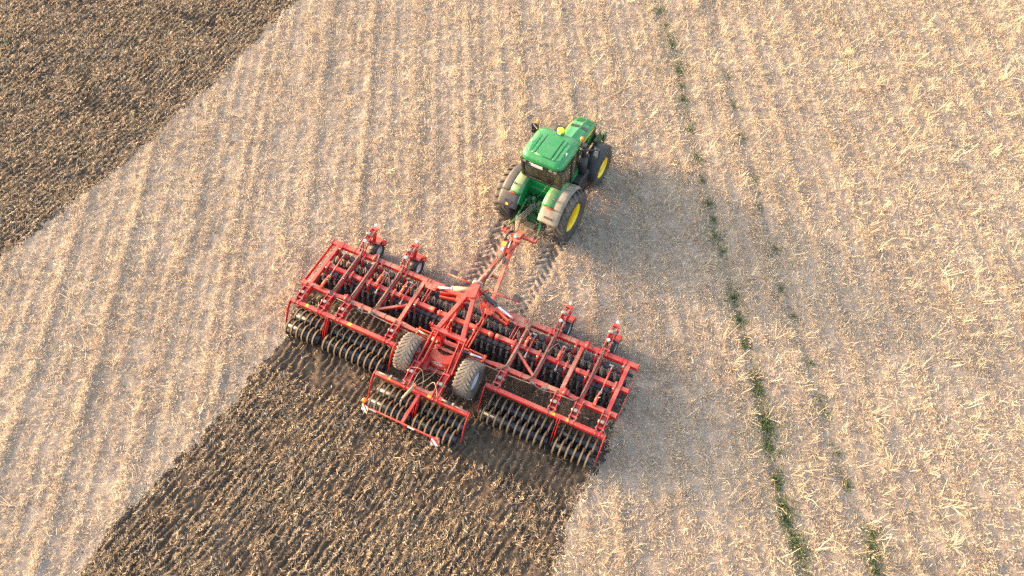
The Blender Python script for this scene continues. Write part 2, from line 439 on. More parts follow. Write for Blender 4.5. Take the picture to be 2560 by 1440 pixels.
def strips(x, y, z, yaw, L, W, roll, pitch, bend):
    """bent flat pieces, two quads each"""
    n = len(x)
    dx = np.cos(yaw) * np.cos(pitch); dy = np.sin(yaw) * np.cos(pitch); dz = np.sin(pitch)
    D = np.stack([dx, dy, dz], 1)
    S = np.stack([-np.sin(yaw), np.cos(yaw), np.zeros(n)], 1)
    N = np.cross(D, S)
    Wv = S * np.cos(roll)[:, None] + N * np.sin(roll)[:, None]
    C = np.stack([x, y, z], 1)
    up = np.array([0, 0, 1.0])
    hw = (W / 2)[:, None]; hl_ = (L / 2)[:, None]
    side = S * (bend * L * 0.6)[:, None]
    a = C - D * hl_; b = C + up * (np.abs(bend) * L * 0.35)[:, None] + side; c = C + D * hl_
    P = np.stack([a - Wv * hw, a + Wv * hw, b - Wv * hw, b + Wv * hw, c - Wv * hw * 0.6, c + Wv * hw * 0.6], 1).reshape(-1, 3)
    o = np.arange(n) * 6
    F = np.stack([np.stack([o, o + 1, o + 3, o + 2], 1), np.stack([o + 2, o + 3, o + 5, o + 4], 1)], 1).reshape(-1, 4)
    return P, F

def flat_strips(x, y, z, yaw, L, W, roll, pitch):
    n = len(x)
    D = np.stack([np.cos(yaw) * np.cos(pitch), np.sin(yaw) * np.cos(pitch), np.sin(pitch)], 1)
    S = np.stack([-np.sin(yaw), np.cos(yaw), np.zeros(n)], 1); N = np.cross(D, S)
    Wv = (S * np.cos(roll)[:, None] + N * np.sin(roll)[:, None]) * (W / 2)[:, None]
    C = np.stack([x, y, z], 1); D = D * (L / 2)[:, None]
    P = np.stack([C - D - Wv, C - D + Wv, C + D + Wv * 0.7, C + D - Wv * 0.7], 1).reshape(-1, 3)
    return P, np.arange(n * 4).reshape(-1, 4)

def scatter(name, x, y, h, Lr, Wr, mat, tint, pit=0.35, yawbias=None):
    n = len(x)
    L = rng.uniform(*Lr, n) * rng.choice([0.6, 1.0, 1.0, 1.5], n); W = rng.uniform(*Wr, n)
    yaw = rng.uniform(0, 2 * PI, n) if yawbias is None else yawbias
    pitch = rng.normal(0, pit, n); roll = rng.uniform(-1.2, 1.2, n); bend = rng.normal(0, 0.22, n)
    z = h + 0.012 + np.abs(np.sin(pitch)) * L * 0.42 + rng.random(n) * 0.015
    P, F = flat_strips(x, y, z, yaw, L, W, roll, pitch)
    return link(name, np_mesh(name, P, F, mat, False, tint), 'stuff')

x, y = sample(1500000)
h, till, isa, trk, sw, ph, rp, gro = field(x, y)
clump = 0.56 + 0.62 * vnoise(x, y, 0.28, 21) + 0.22 * vnoise(x, y, 1.8, 22) + 0.15 * np.cos(2 * PI * sw / 0.96) + 0.07 * np.cos(2 * PI * sw / 0.48) + 0.5 * np.exp(-((ph - 0.5) / 0.10) ** 2)
p = np.where(till > 0.30 * rng.random(len(x)) ** 2, 0, np.clip(clump, 0.10, 1.0) * 0.74 * (1 - 0.88 * trk))
k = rng.random(len(x)) < p
tint = np.clip(0.48 + 0.25 * vnoise(x[k], y[k], 2.5, 23) + rng.normal(0, 0.24, k.sum()), 0, 1)
scatter('straw', x[k], y[k], h[k], (0.05, 0.17), (0.008, 0.022), STRAW, tint, pit=0.45)
x, y = sample(1500000)
h, till, isa, trk, sw, ph, rp, gro = field(x, y)
c_, s_ = math.cos(HYAW), math.sin(HYAW); lx_ = (x - HO.x) * c_ + (y - HO.y) * s_; ly_ = -(x - HO.x) * s_ + (y - HO.y) * c_
under = (np.abs(lx_) < 6.0) & (ly_ > -4.8)
k = (till > 0.02) & (rng.random(len(x)) < np.where(under, 0.08, 1.0) * np.clip(0.56 + 1.1 * vnoise(x, y, 0.25, 31) + 0.55 * vnoise(x, y, 0.6, 33) + 0.95 * vnoise(x, y, 1.9, 32) + np.where(isa, 0.12, 0.05) + 0.17 * rp, 0.03, 1))
tint = np.clip(0.40 + rng.normal(0, 0.28, k.sum()), 0, 1)
e_ = 0.05; gxx = (field(x[k] + e_, y[k])[1] - till[k]); gyy = (field(x[k], y[k] + e_)[1] - till[k])
along = np.arctan2(gxx, -gyy) + rng.normal(0, 0.6, k.sum())
scatter('straw_litter', x[k], y[k], h[k], (0.05, 0.15), (0.008, 0.024), LITTER, tint, pit=0.45, yawbias=along)

# short cut stems standing in drill rows
def stubs(n):
    x, y = sample(n)
    row = np.round((x + 0.045 * (y - 16)) / 0.48)
    x = row * 0.48 - 0.045 * (y - 16) + rng.normal(0, 0.05, len(x))
    h, till, isa, trk, sw, ph, rp, gro = field(x, y)
    k = (till < -0.05) & (trk < 0.3) & (rng.random(len(x)) < np.clip(0.55 + 1.2 * vnoise(x, y, 0.6, 41), 0.1, 1))
    x, y, h = x[k], y[k], h[k]; n = len(x)
    L = rng.uniform(0.05, 0.14, n); pitch = rng.uniform(0.9, 1.5, n); yaw = rng.uniform(0, 2 * PI, n)
    P, F = strips(x + 0, y, h + L * 0.48 * np.sin(pitch), yaw, L, rng.uniform(0.012, 0.022, n), rng.uniform(0, PI, n), pitch, np.zeros(n))
    t = np.clip(rng.normal(0.45, 0.2, n), 0, 1)
    link('stubble_stems', np_mesh('stubble_stems', P, F, STRAW, False, np.repeat(t, 2)), 'stuff')
stubs(75000)

# taller dry volunteer stalks in loose bunches
def stalks(nb):
    x, y = sample(nb * 4)
    rowx = np.round((x + 0.055 * (y - 16)) / 1.05) * 1.05 - 0.055 * (y - 16)
    x = np.where(rng.random(len(x)) < 0.7, rowx + rng.normal(0, 0.10, len(x)), x)
    h, till, isa, trk, sw, ph, rp, gro = field(x, y)
    c, s = math.cos(HYAW), math.sin(HYAW)
    lx = (x - HO.x) * c + (y - HO.y) * s; ly = -(x - HO.x) * s + (y - HO.y) * c
    ct, s_t = math.cos(TYAW), math.sin(TYAW)
    tx = (x - TO.x) * ct + (y - TO.y) * s_t; ty = -(x - TO.x) * s_t + (y - TO.y) * ct
    dens = np.clip(0.42 + 0.9 * vnoise(x, y, 2.2, 51) + 0.012 * x, 0.05, 1)
    k = (till < -0.2) & (trk < 0.2) & (rng.random(len(x)) < dens) & ~((np.abs(lx) < 6.3) & (ly > -4.6) & (ly < 1.4)) & ~((np.abs(tx) < 1.7) & (ty > -3) & (ty < 4.6))
    x, y, h = x[k][:nb], y[k][:nb], h[k][:nb]
    m = rng.integers(2, 8, len(x)); idx = np.repeat(np.arange(len(x)), m); n = len(idx)
    base = rng.uniform(0, 2 * PI, len(x))[idx]; tilt = np.clip(rng.normal(0.75, 0.28, len(x)), 0.15, 1.3)[idx]
    Ls = (0.22 + 0.55 * rng.random(len(x)) ** 1.4)[idx]
    up_b = (rng.random(len(x)) < 0.7)[idx]
    yaw = np.where(up_b, rng.uniform(0, 2 * PI, n), base + rng.normal(0, 0.5, n)); pitch = np.clip(np.where(up_b, rng.normal(1.0, 0.25, n), tilt + rng.normal(0, 0.28, n)), 0.05, 1.48); L = Ls * rng.uniform(0.55, 1.15, n)
    bx = x[idx] + rng.normal(0, 0.035, n); by = y[idx] + rng.normal(0, 0.035, n)
    cx = bx + np.cos(yaw) * np.cos(pitch) * L / 2; cy = by + np.sin(yaw) * np.cos(pitch) * L / 2
    P, F = strips(cx, cy, h[idx] + np.sin(pitch) * L / 2, yaw, L, rng.uniform(0.009, 0.016, n), rng.uniform(-1, 1, n), pitch, rng.normal(0, 0.10, n))
    t = np.clip(rng.normal(0.5, 0.2, len(x))[idx] + rng.normal(0, 0.12, n), 0, 1)
    link('dry_stalks', np_mesh('dry_stalks', P, F, STALK, False, np.repeat(t, 2)), 'stuff')
stalks(3400)

WEEDS = [(6.95, 31.5, .3), (7.1, 30.4, .22), (7.25, 29.2, .28), (9.5, 27.0, .2), (9.45, 25.2, .25), (9.6, 19.6, .22), (9.8, 17.6, .28), (8.2, 9.8, .25), (7.7, 19.0, .2), (7.55, 21.0, .22), (7.35, 27.3, .25), (7.38, 26.4, .3), (7.30, 25.6, .2), (7.40, 23.8, .35), (7.5, 22.2, .3), (7.62, 19.8, .35), (7.64, 18.25, .3), (7.85, 17.55, .25), (7.95, 15.5, .4), (8.0, 14.55, .35), (8.02, 13.55, .25), (8.18, 12.3, .35), (8.22, 11.75, .4), (8.2, 10.75, .38), (8.3, 10.45, .4), (8.25, 8.7, .3), (8.3, 7.85, .4), (8.32, 7.45, .4), (8.42, 6.75, .42), (8.55, 6.45, .4),
         (9.5, 23.3, .3), (9.65, 21.0, .25), (9.72, 15.85, .3), (9.95, 14.7, .25), (10.15, 12.85, .35), (10.18, 11.45, .35), (10.25, 11.0, .3), (10.35, 9.6, .25), (10.4, 8.55, .25), (10.75, 6.65, .5), (10.65, 6.25, .45), (10.8, 7.0, .35), (10.62, 5.9, .3), (-18.0, 13.7, .18), (-22.9, 29.2, .2), (-0.6, 10.9, .18), (-21.5, 24.0, .2)]
def weeds():
    xs, ys = [], []
    for (a, b, r) in WEEDS:
        n = int((620 if a < 9 and b < 17 else 380 if a < 9 or b < 9 else 200) * r)
        t = rng.uniform(0, 2 * PI, n); q_ = r * 0.95 * np.abs(rng.normal(0, 0.8, n))
        xs.append(a + q_ * np.cos(t) * 0.75); ys.append(b + q_ * np.sin(t) * 1.25)
    for pl, a in zip(TRAM, (6400, 1100)):
        n = a; s_ = rng.random(n); L = [0]
        for (p0, p1) in zip(pl[:-1], pl[1:]): L.append(L[-1] + math.dist(p0, p1))
        px_ = np.interp(s_ * L[-1], L, [p_[0] for p_ in pl]); py_ = np.interp(s_ * L[-1], L, [p_[1] for p_ in pl])
        kk = rng.random(n) < np.clip(0.30 + 1.5 * vnoise(px_, py_, 1.3, 71) - 0.012 * (py_ - 14), 0.03, 1)
        xs.append((px_ + rng.normal(0, 0.26, n))[kk]); ys.append(py_[kk])
    x = np.concatenate(xs); y = np.concatenate(ys); n = len(x)
    h = field(x, y)[0]
    L = rng.uniform(0.04, 0.15, n); pitch = rng.uniform(0.15, 1.3, n); yaw = rng.uniform(0, 2 * PI, n)
    P, F = strips(x, y, h + 0.02 + np.sin(pitch) * L / 2, yaw, L, rng.uniform(0.010, 0.026, n), rng.uniform(-0.8, 0.8, n), pitch, rng.normal(0, 0.2, n))
    t = np.clip(rng.beta(1.5, 2.4, n), 0, 1)
    link('grass', np_mesh('grass', P, F, GRASSM, False, np.repeat(t, 2)), 'stuff')
weeds()

# loose clods on the freshly worked earth
def clods(n):
    x, y = sample(n)
    h, till, isa, trk, sw, ph, rp, gro = field(x, y)
    k = (till > 0.03 - 0.55 * rng.random(len(x)) ** 3) & (rng.random(len(x)) < np.clip(0.5 + 1.2 * vnoise(x, y, 0.8, 61), 0, 1))
    x, y, h = x[k], y[k], h[k]; n = len(x)
    r = 0.008 + 0.045 * rng.random(n) ** 2.2
    o6 = np.array([(1, 0, 0), (-1, 0, 0), (0, 1, 0), (0, -1, 0), (0, 0, 1), (0, 0, -1)], float)
    P = o6[None] * r[:, None, None] * rng.uniform(0.6, 1.35, (n, 6, 1)) + rng.normal(0, 0.2, (n, 6, 3)) * r[:, None, None]
    P += np.stack([x, y, h + r * 0.35], 1)[:, None]
    f8 = np.array([(0, 2, 4), (2, 1, 4), (1, 3, 4), (3, 0, 4), (2, 0, 5), (1, 2, 5), (3, 1, 5), (0, 3, 5)])
    F = (np.arange(n)[:, None, None] * 6 + f8[None]).reshape(-1, 3)
    link('soil_clods', np_mesh('soil_clods', P.reshape(-1, 3), F, TILLM, False), 'stuff')
clods(110000)

# ================================================================== DISC HARROW
hw = thing('disc_harrow', 'wide red folding disc harrow with ring rollers, hitched behind the green tractor', 'disc harrow', HO, HYAW)
ZB = 1.0   # beam height

def beam(mb, a, b, w=.15, h=.15, mi=0): mb.bar(a, b, w, h, mi=mi)

# frames -------------------------------------------------------------
for s in (-1, 1):
    f = MB()                                              # inner wing section
    beam(f, (s * 1.28, 0, ZB), (s * 4.02, 0, ZB), .17, .17)
    beam(f, (s * 1.30, -.93, ZB - .03), (s * 4.03, -.93, ZB - .03), .15, .15)
    beam(f, (s * 1.75, -1.91, ZB), (s * 4.02, -1.91, ZB), .16, .16)
    f.bar((s * 1.22, -1.93, ZB - .02), (s * 1.75, -1.915, ZB), .10, .10, w2=.16, h2=.16)
    for xx in (2.02, 2.96, 3.94):
        f.bar((s * xx, -.087, ZB), (s * xx, -1.83, ZB), .13, .158)
    for d in (-.055, .055):
        f.bar((s * (1.68 + d), -.087, ZB + .01), (s * (1.68 + d), -.853, ZB + .01), .025, .13)
    f.bar((s * 1.25, .02, ZB + .02), (s * 1.62, -.26, ZB + .02), .04, .2)
    f.plate([(s * 1.45, -.08, ZB + .09), (s * 2.0, -.085, ZB + .09), (s * 1.86, -.3, ZB + .09), (s * 1.5, -.3, ZB + .09)], (0, 0, .015))
    f.bar((s * 2.98, -1.80, ZB), (s * 2.05, -1.14, ZB), .085, .10)
    f.tube((s * 1.30, -.93, ZB - .03), (s * 1.16, -.93, ZB - .03), .11, n=14)
    for xx in (1.95, 2.55, 3.45):
        for yy, ww in ((0, .19), (-1.91, .18)):
            f.box((s * xx, yy, ZB), (.03, ww + .012, ww + .012))
    part('wing_frame', f, RED if s > 0 else RED, hw, bevel=.008)
    f = MB()                                              # outer wing section
    beam(f, (s * 4.10, 0, ZB), (s * 5.84, 0, ZB), .17, .17)
    beam(f, (s * 4.20, -.93, ZB - .03), (s * (5.88 if s > 0 else 5.5), -.93, ZB - .03), .15, .15)
    beam(f, (s * 4.13, -1.86, ZB), (s * 4.5, -1.91, ZB), .14, .14); beam(f, (s * 4.5, -1.91, ZB), (s * 5.86, -1.91, ZB), .16, .16)
    for xx in (4.63, 5.55):
        f.bar((s * xx, -.087, ZB), (s * xx, -1.83, ZB), .13, .158)
    f.bar((s * 5.88, -.0, ZB - .12), (s * 5.90, -1.98, ZB - .12), .02, .16)
    f.tube((s * 4.22, -.93, ZB - .03), (s * 4.05, -.93, ZB - .03), .10, n=14)
    f.box((s * 4.9, 0, ZB), (.03, .19, .19)); f.box((s * 5.3, 0, ZB), (.03, .19, .19)); f.box((s * 5.84, 0, ZB), (.03, .21, .21))
    part('wing_frame', f, REDC, hw, bevel=.008)
    f = MB()                                              # fold hinge between the two sections
    f.plate([(s * 3.96, .10, ZB + .12), (s * 4.16, .10, ZB + .12), (s * 4.24, -.1, ZB + .12), (s * 3.9, -.1, ZB + .12)], (0, 0, .04))
    f.tube((s * 4.06, .12, ZB + .13), (s * 4.06, -.14, ZB + .13), .06)
    f.plate([(s * 3.92, -1.8, ZB + .12), (s * 4.2, -1.78, ZB + .12), (s * 4.2, -1.95, ZB + .12), (s * 3.92, -1.98, ZB + .12)], (0, 0, .04))
    f.tube((s * 4.07, -1.76, ZB + .13), (s * 4.07, -2.0, ZB + .13), .06)
    pieces('fold_hinge', f, [REDC], hw)

f = MB()                                                  # centre frame
for s in (-1, 1):
    for d in (-.05, .05):
        f.bar((s * .50 + d, -.05, ZB + .02), (s * .50 + d, -1.75, ZB - .02), .03, .14)
    f.bar((s * .2, -.02, ZB), (s * 1.24, -.03, ZB), .16, .14)
    f.bar((s * .55, .05, ZB - .1), (s * 1.32, -.28, ZB + .02), .06, .22)
    f.bar((s * .55, -.20, ZB - .05), (s * 1.30, -.36, ZB - .05), .06, .12)
    f.plate([(s * .42, -.1, ZB + .085), (s * .74, -.08, ZB + .085), (s * .68, -.34, ZB + .085), (s * .42, -.36, ZB + .085)], (0, 0, .02))
f.bar((-.95, -.93, ZB - .05), (.95, -.93, ZB - .05), .14, .14)
for s in (-1, 1): f.sphere((s * .97, -.93, ZB - .05), .11)
f.bar((-1.15, -1.85, ZB - .08), (1.15, -1.85, ZB - .08), .16, .12)
part('centre_frame', f, [ORANGE], hw, bevel=.006)
f = MB()
for x_, y_ in ((.5, -.17), (.62, -.17), (.5, -.28), (.62, -.28)):
    for s in (-1, 1): f.tube((s * x_, y_, ZB + .09), (s * x_, y_, ZB + .115), .018, n=8)
for s in (-1, 1):
    for x_ in (1.6, 1.72):
        for y_ in (-.13, -.22): f.tube((s * x_, y_, ZB + .09), (s * x_, y_, ZB + .115), .018, n=8)
pieces('bolt', f, [SILV], hw)

# tower --------------------------------------------------------------
t = MB()
AP = Vector((0, -.05, 2.0))
for s in (-1, 1):
    t.bar(AP + Vector((s * .05, -.05, 0)), (s * .46, -1.9, 1.72), .12, .16, w2=.15, h2=.16)
    t.bar(AP + Vector((s * .06, 0, -.02)), (s * .28, .1, ZB + .05), .10, .10)
    t.bar(AP + Vector((s * .05, .02, 0)), (s * .50, -.55, ZB + .05), .05, .14)
t.bar((-.66, -1.9, 1.72), (.60, -1.9, 1.72), .15, .15)
t.plate([AP + Vector((-.12, .08, .07)), AP + Vector((.12, .08, .07)), AP + Vector((.2, -.42, .05)), AP + Vector((.05, -.5, .04)), AP + Vector((-.05, -.5, .04)), AP + Vector((-.2, -.42, .05))], (0, 0, .05))
t.box(AP + Vector((0, .07, -.05)), (.24, .16, .26))
for x_ in (-.62, -.7): t.bar((x_, -1.9, 1.78), (x_, -1.9, 1.98), .03, .09)
for x_ in (-.08, .02): t.bar((x_, -1.86, 1.78), (x_, -1.82, 2.0), .03, .07)
part('tower', t, [REDC], hw, bevel=.01)
f = MB(); f.tube(AP + Vector((-.17, .1, .02)), AP + Vector((.17, .1, .02)), .045); f.tube(AP + Vector((-.15, .13, .1)), AP + Vector((.15, .13, .1)), .03); f.box(AP + Vector((0, .17, .08)), (.26, .05, .06))
part('tower_pin', f, [SILV], hw)

# rear lifting arms: tower foot down to the middle roller ------------
for s in (-1, 1):
    a = MB()
    for d in (-.085, .085):
        a.plate([(s * .48 + d, -1.85, 1.80), (s * .48 + d, -1.85, 1.62), (s * .53 + d, -2.95, 1.17), (s * .53 + d, -3.02, 1.36)], (.03, 0, 0))
    a.tube((s * .48 - .1, -2.0, 1.68), (s * .48 + .1, -2.0, 1.68), .05)
    part('lift_arm', a, [REDC], hw)
    a = MB()
    a.bar((s * .36, -1.9, ZB), (s * .42, -3.05, .88), .14, .24); a.bar((s * .36, -1.9, 1.66), (s * .37, -1.95, ZB), .16, .2)
    part('axle_arm', a, [REDC], hw)

# saddle with the maker's lozenge
a = MB()
N_ = 12
top = []; bot = []; frn = []
for i in range(N_ + 1):
    x_ = -.40 + .80 * i / N_
    dip = .26 * (1 - (x_ / .40) ** 2)
    top.append((x_, -2.22 - dip * .95, 1.30)); frn.append((x_, -2.56 - .16 * max(0, 1 - (x_ / .4) ** 2) ** .6, 1.22)); bot.append((x_ * .62, -2.80 - .05 * (1 - abs(x_) / .4), 0.98))
n = N_ + 1
a.add(top + frn + bot, [(i, i + 1, n + i + 1, n + i) for i in range(N_)] + [(n + i, n + i + 1, 2 * n + i + 1, 2 * n + i) for i in range(N_)])
a.add([(p_[0], p_[1], p_[2] - .03) for p_ in top] + [(p_[0], p_[1] + .03, p_[2] - .03) for p_ in frn], [(i + 1, i, n + i, n + i + 1) for i in range(N_)])
sad = part('saddle_plate', a, [ORANGE], hw)
a = MB(); a.bar((-.42, -2.15, 1.0), (.42, -2.15, 1.0), .10, .10); a.bar((-.46, -2.9, .86), (.46, -2.9, .86), .12, .10)
part('axle_beam', a, [RED], hw)
pc = Vector((-.02, -2.748, 1.135)); u_ = Vector((1, 0, 0)); v_ = Vector((0, .45, 1)).normalized(); nn = u_.cross(v_).normalized()
if nn.y > 0: nn = -nn
pc = pc + nn * .02
a = MB()
a.plate([pc - u_ * .24, pc - v_ * .085, pc + u_ * .24, pc + v_ * .085], nn * .01, 0)
pc2 = pc + nn * .008
a.plate([pc2 - u_ * .215, pc2 - v_ * .073, pc2 + u_ * .215, pc2 + v_ * .073], nn * .01, 1)
letters(a, 'KUHN', pc2 + nn * .008 - u_ * .128 - v_ * .028, u_, v_, .056, .05, .022, .016, nn, 0)
part('emblem', a, [WHITE, RED], sad)

# transport wheels ----------------------------------------------------
def tyre_mb(R, W, n_lug, rim_r, lug_h, lw, swirl, tread_mat=1, base=1):
    m = MB()
    pr = [(rim_r, -W * .36), (rim_r * 1.12, -W * .46), (R * .80, -W * .50), (R * .93, -W * .47), (R - lug_h, -W * .36), (R - lug_h * .6, 0), (R - lug_h, W * .36), (R * .93, W * .47), (R * .80, W * .50), (rim_r * 1.12, W * .46), (rim_r, W * .36)]
    m.lathe(pr, n=44, mis=[0] * 3 + [base] * 4 + [0] * 3)
    for k in range(n_lug):
        for s in (-1, 1):
            a0 = 2 * PI * (k + (.5 if s > 0 else 0)) / n_lug
            pts = []
            for q_, (fx, rr) in enumerate(((-.02, R - lug_h * .35), (.20, R - lug_h * .45), (.40, R - lug_h * .75), (.50, R * .90))):
                aa = a0 + swirl * (fx ** .65 if fx > 0 else 0)
                pts.append((Vector((s * fx * W, rr * math.cos(aa), rr * math.sin(aa))), Vector((0, math.cos(aa), math.sin(aa)))))
            for (p0, u0), (p1, u1) in zip(pts[:-1], pts[1:]):
                m.bar(p0, p1, lw, lug_h, up=u0, mi=tread_mat)
    return m

me_t = tyre_mb(.645, .59, 26, .34, .03, .082, .85, base=2)
for s in (-1, 1):
    w = part('transport_wheel', me_t, [RUBL, RUBL, RUB], hw, loc=(s * 1.08, -2.74, 1.0))
    r = MB()
    r.lathe([(.34, s * .20), (.31, s * .17), (.29, s * .06), (.12, s * .04), (.10, s * .08), (.001, s * .08)], n=28)
    r.lathe([(.34, -s * .20), (.31, -s * .17), (.29, -s * .06), (.29, s * .05)], n=28)
    part('rim', r, [GREYR], w)
    a = MB(); a.tube((-s * .62, 0, -.12), (-s * .02, 0, 0), .09); a.plate([(-s * .3, .16, -.1), (-s * .3, -.16, -.1), (-s * .1, -.1, .0), (-s * .1, .1, .0)], (0, 0, .05)); part('hub', a, [REDC], w)

# rollers -------------------------------------------------------------
ring = MB()
R_ = .31
ring.lathe([(R_, -.027), (R_, .027), (R_ - .075, .026), (R_ - .075, -.026)], n=30, closed=True, mis=[0, 1, 1, 1])
for k in range(5):
    a = 2 * PI * k / 5
    c_, s_ = math.cos(a), math.sin(a)
    ring.bar((0, .07 * c_, .07 * s_), (0, (R_ - .04) * c_, (R_ - .04) * s_), .012, .055, up=(1, 0, 0), mi=1)
ring_me = ring.mesh('ring', [RINGM, RINGS_])

def roller(x0, x1, y, n):
    c = (x0 + x1) / 2
    m = MB(); m.tube((x0 - c, 0, 0), (x1 - c, 0, 0), .115, n=14)
    for e in (x0 - c, x1 - c): m.tube((e - .02, 0, 0), (e + .02, 0, 0), .12, n=14)
    r = part('roller', m, [AXLE], hw, loc=(c, y, .285))
    for k in range(n):
        xx = x0 + (x1 - x0) * (k + .5) / n - c
        q_ = bpy.data.objects.new('ring', ring_me); col.objects.link(q_); q_.parent = r; q_.location = (xx, 0, 0)
        q_.rotation_euler = (random.uniform(0, 2 * PI), random.uniform(-.02, .02), random.uniform(-.02, .02))

def roller_frame(x0, x1, yb, bars_x, mid, z=ZB):
    f = MB()
    f.bar((x0, yb, z), (x1, yb, z), .14, .14)
    for xx in (x0, x1):
        sx = .05 if xx > (x0 + x1) / 2 else -.05
        pr = [(xx, yb + .07, z + .07), (xx, yb - .12, z + .07), (xx, yb - .30, z - .10), (xx, yb - .48, z - .40), (xx, yb - .68, .26), (xx, yb - .60, .22), (xx, yb - .44, z - .50), (xx, yb - .24, z - .22), (xx, yb - .10, z - .10), (xx, yb + .07, z - .10)]
        f.plate([(p_[0] + sx, p_[1], p_[2]) for p_ in pr], (.03, 0, 0))
        f.box((xx + sx * .5, yb, z), (.06, .12, .12))
    for dx in (-.035, .035):
        f.plate([(mid + dx, yb - .05, z + .06), (mid + dx, yb - .14, z + .06), (mid + dx, yb - .42, z - .3), (mid + dx, yb - .68, .24), (mid + dx, yb - .58, .22), (mid + dx, yb - .34, z - .52), (mid + dx, yb - .1, z - .18)], (.018, 0, 0))
    for xx in bars_x:
        for d in (-.07, .07): f.box((xx + d, yb, z), (.025, .165, .165))
    part('roller_frame', f, [REDC], hw, bevel=.008)
    b = MB()
    for xx in bars_x:
        for d in (-.07, .07):
            for e in (-.075, .075): b.tube((xx + d, yb + e, z + .06), (xx + d, yb + e, z + .115), .014, n=6)
    pieces('bolt', b, [SILV], hw)
    k = MB(); k.box(((x0 + x1) / 2 + .3, yb, z + .071), (.13, .10, .006)); k.box((x0 * .3 + x1 * .7 if x0 > 0 else x0 * .85 + x1 * .15, yb, z + .071), (.09, .09, .006))
    pieces('sticker', k, [STICK_Y], hw)

AX = (2.0, 3.93, 4.64, 5.54)
for s in (-1, 1):
    sg = lambda a, b: (min(s * a, s * b), max(s * a, s * b))
    roller_frame(*sg(1.73, 5.74), -2.70, [s * a for a in AX], s * 4.27)
    for (a, b, n_) in ((1.80, 4.22, 10), (4.32, 5.72, 6)):
        x0, x1 = sg(a, b)
        roller(x0 + .04, x1 - .04, -2.86, n_); roller(x0 - .0, x1 - .08, -3.30, n_)
ZM = 1.05
roller_frame(-1.68, 1.64, -3.88, [-.52, .50], -.06, ZM)
for x0, x1, n_ in ((-1.66, -.10, 7), (-.02, 1.58, 7)):
    roller(x0 + .06, x1, -4.06, n_); roller(x0, x1 - .06, -4.52, n_)

# roller linkage arms
for xx, yb0, yb1, z0, z1 in [(s * a, -1.99, -2.66, ZB, ZB) for s in (-1, 1) for a in AX] + [(-.60, -2.98, -3.86, 1.22, ZM + .05), (.46, -2.98, -3.86, 1.22, ZM + .05)]:
    a = MB()
    for d in (-.10, .10):
        a.plate([(xx + d, yb0 + .10, z0 + .10), (xx + d, yb0 + .08, z0 - .16), (xx + d, yb1 + .02, z1 - .16), (xx + d, yb1 - .02, z1 + .10), (xx + d, (yb0 + yb1) / 2, (z0 + z1) / 2 + .17)], (.022, 0, 0))
    a.bar((xx, yb0 + .02, z0 + .02), (xx, yb1 + .12, z1 - .02), .12, .09)
    a.bar((xx - .13, yb0 - .08, z0 + .09), (xx + .13, yb0 - .08, z0 + .09), .05, .04); a.bar((xx - .13, yb1 + .14, z1 + .08), (xx + .13, yb1 + .14, z1 + .08), .06, .05)
    ra = part('roller_arm', a, [REDC], hw)
    b = MB(); ym = (yb0 + yb1) / 2; zm = (z0 + z1) / 2
    b.tube((xx - .14, ym, zm + .10), (xx + .14, ym, zm + .10), .05); b.box((xx, ym - .01, zm + .15), (.11, .10, .05)); b.tube((xx + .1, ym, zm + .1), (xx + .17, ym, zm + .1), .035, n=6)
    for d in (-.12, .12):
        b.tube((xx + d, yb0 + .06, z0 + .06), (xx + d, yb0 + .06, z0 + .13), .022, n=6); b.tube((xx + d, yb1 + .1, z1 + .05), (xx + d, yb1 + .1, z1 + .13), .022, n=6)
    pieces('pin', b, [SILV], ra)

# gusset between the two middle arms and the middle beam
g = MB()
g.plate([(-.72, -3.55, ZM + .09), (-.50, -3.62, ZM + .09), (-.34, -3.74, ZM + .09), (.22, -3.74, ZM + .09), (.36, -3.62, ZM + .09), (.58, -3.55, ZM + .09), (.64, -3.84, ZM + .09), (-.76, -3.84, ZM + .09)], (0, 0, .03))
part('gusset_plate', g, [REDD], hw)
# roller height cylinders lying on the middle beam
for s in (-1, 1):
    c = MB(); c.tube((s * .72, -3.84, ZM + .16), (s * 1.12, -3.86, ZM + .16), .045, mi=0); c.tube((s * 1.12, -3.86, ZM + .16), (s * 1.56, -3.87, ZM + .14), .022, mi=1); c.box((s * 1.12, -3.86, ZM + .19), (.06, .09, .07), mi=1); c.box((s * .68, -3.84, ZM + .12), (.12, .12, .12), mi=2)
    part('hydraulic_cylinder', c, [DSTEEL, TANCYL, RED], hw)
c = MB(); c.tube((-.30, -3.84, ZM + .20), (-.46, -4.32, ZM + .05), .045, mi=0); c.tube((-.46, -4.32, ZM + .05), (-.48, -4.44, ZM), .02, mi=1); c.bar((-.48, -4.44, ZM), (-.40, -4.55, ZM - .02), .025, .025, mi=1); c.box((-.29, -3.8, ZM + .2), (.1, .1, .1), mi=2)
part('crank_jack', c, [TANCYL, SILV, RED], hw)

